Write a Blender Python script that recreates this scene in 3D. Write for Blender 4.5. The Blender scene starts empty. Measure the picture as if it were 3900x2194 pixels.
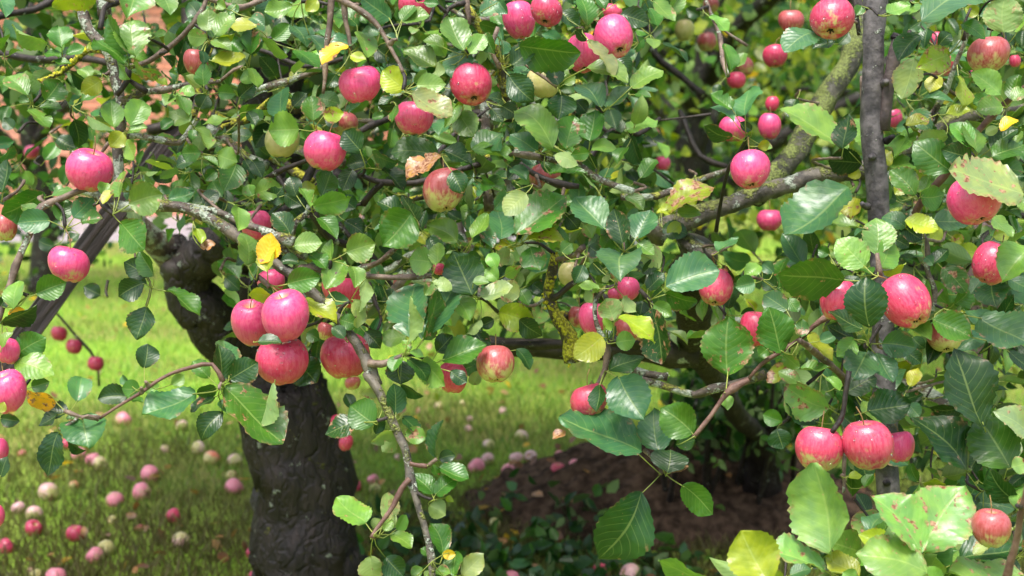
import bpy, bmesh, math, random
import numpy as np
from mathutils import Vector, Matrix

scene = bpy.context.scene
COL = scene.collection
RNG = np.random.default_rng(11)
random.seed(11)

# ------------------------------------------------------------------ camera
PITCH = math.radians(8.85)
CAM = np.array([0.0, 0.0, 1.5])
FWD = np.array([0.0, math.cos(PITCH), -math.sin(PITCH)])
UPV = np.array([0.0, math.sin(PITCH), math.cos(PITCH)])
RIGHT = np.array([1.0, 0.0, 0.0])
FOCAL = 3900 * 50 / 36
cam_data = bpy.data.cameras.new('camera')
cam_data.lens = 50
cam_data.sensor_width = 36
cam_data.clip_end = 300
cam_data.dof.use_dof = True
cam_data.dof.focus_distance = 2.16
cam_data.dof.aperture_fstop = 5.4
cam = bpy.data.objects.new('camera', cam_data)
cam.location = CAM
cam.rotation_euler = (math.pi / 2 - PITCH, 0, 0)
COL.objects.link(cam)
scene.camera = cam

# ------------------------------------------------------------------ sky, sun, exposure
SUN_EL, SUN_AZ = math.radians(70), math.radians(205)     # azimuth clockwise from +Y: behind the camera, a little left
world = bpy.data.worlds.new('World')
scene.world = world
world.use_nodes = True
wn, wl = world.node_tree.nodes, world.node_tree.links
wn.clear()
sky = wn.new('ShaderNodeTexSky')
sky.sky_type = 'NISHITA'
sky.sun_disc = False
sky.sun_elevation = SUN_EL
sky.sun_rotation = SUN_AZ
sky.dust_density = 4.0
hsv = wn.new('ShaderNodeHueSaturation')
hsv.inputs['Saturation'].default_value = 0.7
bg = wn.new('ShaderNodeBackground')
bg.inputs['Strength'].default_value = 0.1
wo = wn.new('ShaderNodeOutputWorld')
wl.new(sky.outputs[0], hsv.inputs['Color'])
wl.new(hsv.outputs[0], bg.inputs['Color'])
wl.new(bg.outputs[0], wo.inputs['Surface'])
sun = bpy.data.lights.new('sun', 'SUN')
sun.energy = 1.5
sun.angle = math.radians(20)
sun.color = (1.0, 0.96, 0.9)
sun_ob = bpy.data.objects.new('sun', sun)
sd = Vector((math.sin(SUN_AZ) * math.cos(SUN_EL), math.cos(SUN_AZ) * math.cos(SUN_EL), math.sin(SUN_EL)))
sun_ob.rotation_euler = (-sd).to_track_quat('-Z', 'Y').to_euler()
COL.objects.link(sun_ob)
vs = scene.view_settings
vs.view_transform = 'Standard'
vs.look = 'None'
vs.gamma = 1.0
vs.exposure = 1.75
vs.use_curve_mapping = False
scene.cycles.use_denoising = True
scene.cycles.max_bounces = 8
scene.cycles.transparent_max_bounces = 6
# ---------------------------------------------------------------- survey notes
# Leaves, twigs and fruit were measured in twelve windows of the view; every
# entry is turned into a position in metres (direction from the camera times a
# distance) before anything is built.   leaf: base x y, tip x y, width, colour
# kind, optional distance offset in cm
WINDOW = {1: (0, 0), 2: (950, 0), 3: (1900, 0), 4: (2900, 0), 5: (0, 720), 6: (950, 720),
          7: (1900, 720), 8: (2900, 720), 9: (0, 1444), 10: (950, 1444), 11: (1900, 1444), 12: (2900, 1444)}
LEAVES = {
1: """720 -40 395 30 150 y; 1010 -90 940 130 300 l; 1180 -60 1250 110 130 l; -40 -60 40 120 110 b; 1000 410 980 165 240 l;
920 465 705 290 130 g; 935 390 810 130 110 g; 880 480 960 580 60 l; 975 470 1180 550 70 l; 1130 580 1230 630 40 y;
455 345 430 195 170 g; 345 325 100 180 60 l; 450 415 320 395 45 g; 490 400 620 345 80 g; 395 440 520 475 40 g;
205 700 60 560 150 l; 235 690 190 530 110 l 3; 335 740 440 600 190 g; 215 745 140 715 55 g; 290 790 450 795 50 g 3; 205 810 355 940 75 l;
660 600 575 510 100 l; 745 590 600 680 130 y -3; 840 945 820 750 165 l; 960 925 1050 750 170 l; 905 975 815 1080 130 y -3; 930 1030 985 1175 85 l -3; 950 965 1080 940 60 l;
1400 900 1250 820 130 l; 1390 850 1310 710 85 l; 1275 880 1190 950 75 g; 1445 940 1530 1095 75 l; 1690 880 1500 920 40 l; 1420 950 1420 1030 70 g;
1480 1125 1340 1130 130 g; 1595 1135 1740 1190 150 l; 1430 1180 1300 1230 85 d; 1740 1200 1650 1400 180 g 8;
1525 275 1385 260 115 l; 1560 295 1700 370 90 l; 1520 230 1530 70 150 l 5; 1580 260 1720 110 110 l; 1780 375 1660 290 110 g; 1850 400 1840 215 130 g;
1555 455 1800 420 80 y -3; 1890 200 1690 190 80 y; 1590 275 1730 245 45 y; 1480 370 1500 470 60 d -6; 1500 635 1500 460 100 g -6; 1480 640 1370 560 80 p -4; 1440 690 1320 670 75 l;
1470 800 1520 700 120 d 6; 1790 520 1870 600 110 l 4; 1600 680 1730 690 110 g 14; 1760 720 1870 620 130 d 16; 1820 820 1880 920 80 d 10; 1860 200 1930 160 120 b 5; 1140 270 1220 230 50 l;
750 1440 790 1350 120 l; 880 1449 900 1265 75 l -3; 20 1420 50 1180 110 d; 375 1440 540 1400 60 l 6; 1270 1440 1430 1410 70 b 10; 1500 1230 1590 1300 100 d 12; 1800 1170 1880 1320 120 d 15; 1510 1330 1590 1260 90 g 10;
1640 1450 1560 1330 130 g 20; 1350 1000 1300 1130 90 d 22; 640 330 690 350 50 y; 100 950 30 870 90 d 40; 420 1020 560 1090 110 d 45; 60 780 20 900 90 g 60; 330 1180 420 1050 110 g 60; 1660 60 1600 20 90 l; 1740 30 1690 110 70 g 6""",
2: """315 40 115 90 120 l; 500 0 420 80 100 y; 1040 140 830 -20 200 b; 800 190 630 90 110 g 5; 960 240 830 230 70 b 4; 1110 150 1320 120 90 l; 1120 160 1210 40 80 g;
870 425 810 245 115 l; 820 290 580 370 80 b 3; 725 335 545 480 80 Y -3; 740 410 855 440 70 y -5; 1580 370 1465 140 190 l -3; 1620 400 1720 260 130 l -3; 1740 240 1800 390 100 g;
1380 490 1140 370 130 l 3; 1560 370 1520 590 190 b 6; 1430 350 1280 300 70 l 5; 1140 655 985 525 190 y -2; 1210 610 1300 520 80 l; 1230 630 1440 620 140 l -3; 1190 690 1480 850 150 q -7; 1400 450 1340 570 60 p -3;
1480 850 1570 760 70 y -7; 1530 820 1650 1000 180 l -5; 1075 765 950 775 50 d -4; 1080 770 1050 900 45 g -6; 470 890 450 715 165 g; 500 720 660 760 110 g 4; 540 850 690 830 110 y -3; 560 860 650 930 90 d;
365 950 150 960 240 l -6; 820 1110 700 970 170 d -2; 870 1190 720 1220 100 d 3; 900 1130 1080 1200 90 b 8; 1390 1130 1050 1130 170 g -4; 1410 1150 1165 1330 110 o -6; 1420 1100 1630 1200 120 d -3; 1490 1260 1570 1425 150 d -8;
1640 1110 1850 990 130 b; 1630 1105 1930 1180 60 l -3; 1480 880 1400 1000 110 b 5; 530 1449 600 1265 150 g; 760 1250 690 1400 120 d 6; 980 1240 1140 1400 90 d 8; 40 1430 230 1380 150 l -2; 350 1449 300 1300 120 d 8;
10 400 60 230 110 g; 170 290 290 180 120 g; 10 130 110 190 90 b; 310 180 420 340 100 b 8; 440 260 540 420 100 b 6; 330 360 510 490 70 g; 90 290 280 410 60 l; 10 500 60 640 70 l; 240 860 240 670 140 b 12; 320 790 420 690 110 d 14;
20 1180 90 1300 100 d 10; 640 540 570 640 110 d 16; 930 350 1050 440 140 d 14; 1010 470 1180 520 130 d 12; 1200 560 1060 600 90 d 14; 1300 740 1350 880 100 d 14; 1780 800 1860 900 90 d 12; 1890 800 1800 860 80 g 20; 1560 450 1680 520 110 d 12;
1800 560 1780 640 60 l 8; 1700 120 1850 30 120 b 8; 1870 330 1820 200 110 b 8; 1690 170 1850 220 90 g 10; 1280 20 1390 30 70 g; 560 10 660 60 80 g 10; 820 100 860 170 70 g; 100 880 10 820 90 g 18; 900 870 990 850 60 g 6; 1060 940 1030 1090 90 g 20; 1650 1250 1600 1100 60 g 20; 580 1350 560 1460 80 g 14""",
3: """150 330 585 380 240 g -4; 95 480 270 340 150 d -6; 380 460 550 480 90 l 2; 70 550 250 740 190 d -2; 440 625 400 470 130 d -3; 460 700 440 870 210 d -4; 480 620 560 560 80 l; 640 490 940 600 110 l -3; 750 790 570 620 130 b;
970 640 1200 520 100 l -3; 790 790 960 650 80 b; 400 1080 120 830 190 l -4; 495 1090 560 860 210 g -2; 670 1040 710 820 165 g -3; 670 1120 535 1140 100 g -4; 680 1100 860 1090 80 l -2; 410 1140 580 1210 95 p -6; 280 1110 90 990 140 b;
940 960 1160 880 80 l; 900 980 830 860 80 g; 960 1000 1050 1200 110 d; 890 110 1100 170 140 d 5; 1130 10 1290 150 80 l; 650 190 600 -20 130 g -4; 460 90 590 190 110 d 4; 720 -20 780 70 80 g; 660 290 840 570 60 q -6; 0 10 60 100 90 b;
1660 320 1700 520 90 g 6; 1810 390 1760 490 70 l 6; 1720 800 1560 690 100 g; 1730 890 1560 790 60 b; 1810 850 1850 670 170 b; 1720 1000 1515 925 90 d; 1550 120 1690 230 60 l 8; 320 1190 410 1280 90 g 12; 370 1290 640 1280 60 g; 90 1230 200 1320 90 b 8; 150 1110 260 1210 100 b 6;
840 420 960 540 110 d 8; 1100 60 1170 190 70 g 10; 560 220 640 300 60 d; 20 780 130 850 120 d 10; 430 980 350 900 90 b 4; 560 740 640 830 110 d 10; 240 470 120 560 90 b 14; 1040 1310 1160 1180 90 g 12; 720 1240 620 1130 100 d 14; 880 1060 770 1000 90 d 6;
1860 960 1780 900 70 d 5; 1900 1080 1990 1050 70 y; 1620 620 1600 700 60 d 60; 20 1000 10 1110 60 b 8; 0 280 30 400 60 b; 1400 1330 1290 1400 90 g 60; 1480 120 1380 60 90 d 90; 860 20 930 50 60 y 6""",
4: """400 240 175 370 150 b -2; 540 300 380 360 90 d 5; 920 100 1090 40 80 l; 970 105 1190 60 60 l 3; 1180 140 1600 0 180 b -6; 1160 20 1330 10 110 b; 1780 240 1800 -30 260 p -3; 1880 240 1932 110 80 l -4; 1390 400 1150 500 190 y; 1130 430 1040 720 180 q 3;
1170 260 1010 440 150 d 6; 1760 700 1550 540 160 l -2; 1780 785 1590 800 130 l -3; 1470 180 1640 280 90 g -2; 1850 740 1900 560 110 g -2; 1850 740 1940 660 90 l -5; 1360 840 1530 810 70 y 12; 1060 920 1230 880 80 y 14; 1450 560 1480 780 70 y 14; 640 1090 130 825 140 l -6;
600 1100 640 850 150 d 6; 850 1130 690 880 190 l -6; 740 1200 500 1180 180 d -3; 970 1170 880 1100 90 l -7; 950 1180 1160 940 90 l -6; 960 1210 760 1120 100 y -9; 940 1240 1150 1190 90 l -7; 1400 1260 1130 1050 230 g -8; 1370 1000 1120 1080 110 p 2; 1545 1160 1330 1100 170 d -10;
1550 1080 1390 920 120 l -11; 1590 1130 1520 890 110 l -12; 1700 1155 1932 1060 140 g -10; 1690 1090 1880 960 110 d -6; 1740 940 1650 980 70 p -4; 1760 960 1880 880 70 Y -8; 1130 1440 950 1260 170 g -8; 1165 1420 1230 1300 80 l -8; 1720 1220 1932 1260 110 g -6; 1120 350 1060 250 70 y 10; 1300 340 1390 250 100 d 8; 1090 540 1010 480 100 g 20;
740 40 700 110 90 g 12; 1600 100 1500 60 90 y 12; 1200 350 1220 210 90 d 20; 1300 560 1240 680 110 y 26; 1660 700 1560 760 110 g 20; 560 330 640 240 100 d 10; 260 730 200 860 90 d 40; 1440 720 1300 690 110 y 30; 1080 220 1170 160 90 d 14; 1850 340 1740 260 90 d 8; 720 1250 640 1300 90 y 4; 1000 660 1080 760 80 g 40; 80 1090 -10 1060 60 l 4""",
5: """330 30 20 180 210 g 20; 370 230 140 250 170 b; 440 230 480 80 150 g 4; 540 210 680 70 160 b 3; 595 240 755 220 95 g; 290 150 160 115 60 l 3; 950 110 1190 40 250 l -5; 885 245 1060 440 220 g -3; 1240 80 1420 20 120 b 6; 1410 110 1560 80 80 g 5;
1745 120 1760 300 110 l -5; 1820 560 1770 335 150 l -4; 1900 570 1880 420 100 l -2; 1440 290 1480 400 80 y 3; 1470 430 1580 400 70 o 2; 1085 640 920 540 150 d; 1135 640 1040 460 110 g -2; 1060 690 880 790 170 d -1; 1080 700 960 670 50 b 2; 1230 745 1465 920 80 g; 1080 860 1010 1100 180 d; 1060 1320 1085 1145 160 d;
270 770 480 690 190 g -3; 100 880 140 680 120 l -3; 0 870 50 790 80 d; 60 920 180 890 60 Y; 0 990 260 850 120 d -3; 120 1220 330 1100 190 g -4; 115 1280 390 1370 170 l -7; 10 1165 90 1060 60 l -7; 1540 1390 1420 1270 120 g; 1645 1410 1600 1150 150 d -2; 1700 1290 1640 1125 130 b 3; 1690 1400 1890 1280 180 d -2; 1260 1440 1350 1370 90 l; 950 1430 900 1380 60 b;
1500 120 1600 20 100 d 10; 830 10 760 110 60 y; 1300 30 1420 90 100 b 14; 1620 200 1560 300 60 d 16; 590 330 500 400 60 d 60; 1660 650 1760 740 110 d 30; 740 780 620 720 110 d 60; 0 40 60 120 90 d 50; 400 420 290 380 90 d 50""",
6: """75 550 160 330 150 Y -4; 130 610 170 415 110 y -7; 280 700 515 650 180 g -5; 170 790 0 780 90 y -5; 400 800 630 990 130 y -1; 560 740 700 540 170 l 1; 330 420 530 400 140 l; 590 545 600 375 80 l; 715 465 920 400 210 l -2; 1190 180 985 415 300 g -3; 1150 190 950 100 120 d 4; 1240 240 1130 50 90 d 3;
470 130 740 60 160 l; 450 130 370 0 80 l; 470 40 540 -50 70 y; 300 330 170 180 150 d 3; 500 215 640 360 110 g; 370 540 230 545 80 d; 440 480 560 580 100 g 2; 750 570 780 720 110 l -2; 850 650 820 895 60 p -6; 770 810 800 1015 90 q -6; 660 960 790 1000 110 g -3; 740 830 545 850 90 b 4; 700 1100 610 1020 90 d -6; 420 1060 510 1110 100 g 4; 640 890 700 880 40 p;
1190 1100 1230 710 270 b; 1285 1120 1480 740 260 b -2; 1285 1110 1360 720 90 g -6; 1165 1130 1190 800 60 p -7; 1180 1200 1280 1235 50 l -6; 1190 1180 1125 1115 60 l -5; 1110 1210 1050 1340 90 g -3; 1120 1260 1110 1430 190 d; 1270 1260 1440 1440 150 l -3; 1170 1250 1300 1420 90 d -5; 1415 1260 1735 1150 190 g -2; 1500 790 1620 960 150 l 3; 1160 1080 960 1110 110 l 25;
1530 390 1310 270 180 l; 1640 390 1620 205 120 b; 1640 370 1750 190 90 l -3; 1850 370 1820 150 180 b 2; 1710 320 1790 430 100 b 3; 1320 350 1420 470 110 d 6; 1350 540 1180 520 190 l -1; 1370 560 1390 400 100 l -4; 1640 780 1500 470 270 d -3; 1640 690 1760 690 60 l -5; 1490 740 1350 680 90 q -4; 1350 690 1290 780 80 l -5; 1830 680 1740 590 110 l -3; 1700 790 1932 720 110 q -4; 1820 590 1760 480 100 l -2; 1700 960 1600 1060 60 p; 1650 1040 1760 1180 120 d 10;
30 60 -10 -30 100 l; 130 90 240 -10 130 d 10; 260 40 380 120 110 d 8; 180 760 70 700 90 d 5; 250 760 370 790 90 d 6; 840 960 780 880 80 d 5; 950 700 980 860 80 d 30; 1050 730 1010 860 80 d 30; 700 230 840 330 120 d 16; 680 60 780 140 130 d 12; 850 1050 960 1170 130 d 15; 1380 1200 1490 1080 150 d 12; 1690 1280 1560 1330 120 g 10; 1720 1330 1640 1210 100 g 8; 1580 640 1490 560 90 d 5; 1480 1340 1600 1420 100 d -6; 1640 1440 1680 1340 90 q 6; 1600 520 1700 500 100 g 6; 1270 320 1300 160 90 d 12; 1800 960 1700 1010 90 d 20; 1870 460 1930 560 90 p 3; 300 1200 420 1350 170 d 6; 330 1240 490 1420 220 d 8; 60 1120 230 1130 70 d -9; 340 330 240 250 100 d 14""",
7: """120 330 480 70 240 g -4; 200 30 50 190 150 q -2; 190 310 430 270 110 l 1; 200 360 485 400 80 y -3; 230 420 300 590 180 g -1; 790 300 570 60 220 b -2; 910 400 845 155 170 d -4; 1010 365 1110 160 190 b -3; 900 480 900 665 320 b -4; 1080 400 1180 580 150 p 2; 1020 400 1140 480 90 l -2; 930 60 1060 150 90 l; 1220 160 1580 0 140 y -1; 1160 170 1300 190 60 y; 1310 170 1480 190 80 l; 1620 460 1760 360 60 b;
1230 715 1610 610 260 b -7; 1220 770 1450 830 120 g -4; 1140 850 1270 930 120 l -4; 1880 690 1740 720 140 b -2; 1920 560 1810 640 100 l; 740 735 580 710 50 l; 850 970 790 810 170 p -8; 920 790 1010 900 80 p -6; 890 930 1130 1140 110 y -8; 760 1085 560 1240 190 y -5; 860 1130 1000 1110 130 l -5; 1130 880 1210 1270 210 d -2; 1685 1370 1690 955 370 g -6; 810 1340 1060 1240 120 d; 0 900 250 980 200 y -2; 150 790 0 720 150 q -1; 150 740 220 850 90 g 2; 40 640 160 570 70 l -2; 50 420 20 570 90 p; 130 1175 230 1320 80 d; 150 960 310 1080 130 d 6;
1090 740 1210 620 110 d 3; 690 540 750 630 90 d 4; 620 560 560 690 130 d -5; 500 200 580 290 130 d 6; 420 160 330 220 130 d 5; 630 260 690 360 100 l 4; 1200 290 1380 330 120 d 8; 660 420 760 480 110 d 8; 460 470 540 400 100 g 3; 1060 820 1040 930 100 d 6; 1650 560 1730 680 70 d 10; 1690 880 1740 700 90 d 8; 1880 900 1780 930 90 d 14; 790 1130 860 1010 60 d; 770 950 830 1040 50 l -9; 810 620 760 680 40 p -9; 850 690 860 560 50 q -9; 1240 330 1330 250 90 y 6; 1450 120 1390 20 90 y; 60 20 -30 150 120 b 4; 330 760 250 700 90 d 20; 1850 560 1820 700 80 d 10; 1150 520 1060 620 90 d 4""",
8: """640 0 190 335 290 b -6; 690 60 660 220 130 y 2; 850 480 840 225 220 l -7; 760 570 560 380 210 l -7; 870 580 960 385 160 l -8; 610 670 140 620 260 g -7; 890 600 1060 550 50 y -4; 795 1020 770 660 310 d -11; 750 1030 500 910 110 d -4; 520 700 380 820 120 d; 680 1100 490 1010 130 d -3; 685 1100 560 1230 140 l -4; 780 1190 680 1390 240 b -5; 885 1135 1130 1170 200 b -6; 840 1210 960 1420 150 b -3; 1040 1180 1170 1280 110 d; 1260 960 1530 1090 210 g -6; 1110 1090 1200 1170 90 d;
1480 900 1720 1090 90 b; 1600 940 1990 1150 260 b -12; 1990 420 1780 660 260 l -8; 1640 1750 1430 1190 330 d -8; 1260 230 1520 250 130 b; 1050 240 1290 300 120 y -5; 1060 280 890 210 110 b -2; 1010 260 1180 370 130 d; 1930 40 1390 -120 230 q -9; 1690 210 1840 350 70 l; 1200 500 1260 560 80 b; 1260 560 1370 450 90 d -2; 1330 580 1500 760 160 g 16; 190 890 20 780 160 b -1; 150 1210 60 880 230 g -6; 200 800 270 900 90 g 3; 300 1090 300 960 100 g -2; 160 1220 280 1310 90 l -3; 280 1330 500 1320 60 l; 280 1420 130 1340 90 l; 120 720 10 650 120 d 4; 140 740 180 510 110 g 20; 90 620 10 550 90 b 4; 340 1070 520 1260 60 y 8; 1090 1450 1150 1320 90 y 10;
1170 60 1340 40 170 g 2; 1310 140 1230 40 120 d 4; 980 40 1100 -30 110 y; 960 360 1080 430 90 d 8; 1400 680 1480 600 100 g 22; 1420 850 1530 700 110 g 22; 1600 470 1450 440 110 y 30; 1180 980 1240 860 100 b 12; 430 1120 540 1080 90 b -2; 1700 350 1830 320 110 y 5; 1400 350 1480 400 90 y 30; 720 640 640 760 90 d 4; 1320 280 1250 380 90 y 12; 500 480 420 440 90 g 8; 40 1180 -20 1230 90 g""",
9: """420 170 205 90 100 O; 500 250 330 220 110 d 3; 570 165 600 -10 175 b -2; 600 270 650 500 300 b -3; 430 260 290 340 70 d; 435 390 350 705 150 d -2; 590 290 490 290 50 g -4; 940 130 730 150 150 d; 1030 70 900 70 120 g -2; 1050 80 1170 40 90 l; 1440 100 1060 270 180 b -2; 1640 240 1490 445 160 d -3; 1580 130 1410 240 60 d 2; 1690 100 1980 445 0 x; 1620 160 1700 250 100 b -1; 1590 60 1450 110 90 g 2; 0 290 140 310 100 d -8; 0 720 60 570 90 d -8; 0 250 30 170 60 y -10; 500 440 630 520 60 d -1; 230 60 360 20 110 g 4; 1700 60 1850 20 120 d; 960 140 1050 170 40 g 2""",
10: """-190 70 235 455 270 g -4; 180 30 80 350 70 p -9; 920 330 745 200 220 g -2; 790 310 565 400 140 d; 1080 260 1060 40 130 d -3; 1110 40 1275 120 60 d; 950 90 830 110 70 q 2; 760 220 710 110 90 d 14; 1090 365 900 460 80 q -5; 1070 430 980 535 120 p; 1130 270 1240 400 80 d; 1140 400 1300 430 120 l -2; 1380 580 1420 310 60 d -2; 1395 590 1510 560 90 d; 1395 650 1605 740 110 g -2; 1350 850 1195 700 120 g -4; 1365 850 1520 730 110 g -4; 1340 610 1390 720 50 g -2; 1440 870 1500 900 40 y;
1320 930 1440 1000 150 p -3; 1430 1290 1330 1070 150 g -2; 1330 1300 1260 1250 60 g -3; 1420 1290 1515 1290 70 Y -3; 1520 1260 1510 1449 120 g; 1570 1449 1720 1290 150 q -2; 1360 1420 1480 1430 80 l -4; 1190 1449 1270 1390 80 l; 1290 1500 1320 1410 60 p; 860 1060 645 880 170 l -4; 990 1040 1020 840 130 p 2; 910 1100 960 1030 90 p 2; 990 1120 1050 1040 80 l -4; 1080 1110 1150 1000 80 l -3; 1035 1140 1190 1235 90 l -4; 890 1300 920 1500 180 p -3; 1000 1310 1130 1449 180 d -1; 960 280 930 400 80 d 6; 1070 1000 1040 1100 60 p -2""",
11: """740 40 720 235 110 d -6; 880 -20 1060 280 300 b -3; 1045 550 465 290 230 b -4; 490 375 400 440 60 o -3; 1175 530 1140 230 230 b -1; 1430 400 1200 220 270 g -4; 1300 480 1440 450 110 g -2; 1240 690 1260 525 250 d -5; 1260 690 1390 640 50 o -2; 1050 830 750 1310 360 d -4; 1350 780 1570 985 170 g -4; 1600 1500 1190 1335 110 l -30; 1990 1500 1790 1130 380 y -40; 1660 110 1680 225 90 l -3; 700 90 690 10 40 g""",
12: """500 210 180 50 250 l -4; 420 330 160 90 170 d; 155 310 15 260 120 g; 110 365 160 510 160 d; 590 270 680 340 110 d -7; 780 235 1090 180 240 d -8; 1080 180 1160 270 110 b -3; 620 100 840 0 160 d -2; 1520 690 1130 290 240 d -8; 1830 650 1600 290 350 g -12; 1990 400 1720 240 180 q -8; 1880 910 1680 670 160 d -16; 1840 650 1950 620 120 l -18; 1880 960 1932 800 90 l -18; 1560 900 1850 960 180 b 6;
520 1290 400 640 380 l -45; 1190 1270 820 870 250 l -52; 1190 1270 1480 800 430 l -45; 1050 1330 940 1090 180 l -46; 800 1140 930 1010 90 b -30; 970 1280 720 1150 170 y -40; 1220 1420 710 1290 260 l -55; 470 1400 40 1300 150 l -42; 360 1290 460 1220 100 d -36; 720 1449 480 1310 140 y -44; 210 1440 360 1400 90 b -30; 1460 1330 1900 1250 200 d -28; 1870 1100 1570 1280 120 q -34; 1940 1440 1400 1430 130 l -45; 1190 760 1350 780 70 y 20; 800 1000 700 850 90 d 10; 640 720 740 710 50 y 4; 760 800 820 700 70 g 12; 1080 1420 1300 1360 180 d -30; 720 1010 760 1120 70 p -10; 1100 620 1160 760 90 g 22; 1600 1000 1480 860 110 d 5; 1880 1330 1760 1440 150 d -28; 600 1420 700 1500 130 l -50; 1750 1560 1600 1350 220 d -25; 120 1560 30 1390 200 y -38; 1330 1540 1180 1400 180 l -48""",
}
# spurs: short knobs that carry a rosette
SPURS = {1: "945 490; 455 430; 235 765; 755 545; 920 960; 1415 920; 1490 1130; 1530 300; 1790 490; 700 345",
2: "1130 660; 1600 390; 490 955; 1410 1135; 130 280; 740 390; 1090 290; 850 1240; 1480 900; 1050 750",
3: "20 470; 700 150; 430 640; 770 820; 660 1130; 1830 1010; 1680 560; 950 970; 620 210",
4: "820 1300; 1570 1150; 1800 780; 1140 1440; 1800 320; 1490 180; 680 1370",
5: "480 290; 690 120; 830 185; 1110 730; 1885 670; 1075 1420; 90 1240; 10 1260; 1640 1430",
6: "40 690; 150 700; 1130 1220; 1560 460; 1340 640; 470 170; 600 525; 1240 260; 1810 640; 1690 800; 740 830",
7: "920 460; 1110 820; 800 1100; 780 1340; 870 700; 1200 160; 190 400; 140 830",
8: "860 640; 770 1120; 1200 370; 690 30; 1190 40; 280 1110; 1650 230; 1340 880",
9: "600 290; 440 370; 1620 70; 1040 60; 470 230",
10: "1060 340; 1310 640; 1350 890; 920 1140; 1345 1340; 940 310; 1380 590",
11: "1220 690; 1440 420; 1190 700; 1660 100",
12: "600 250; 1190 1430; 1630 820; 1880 930; 510 1420; 140 330; 1050 1480"}
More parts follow.
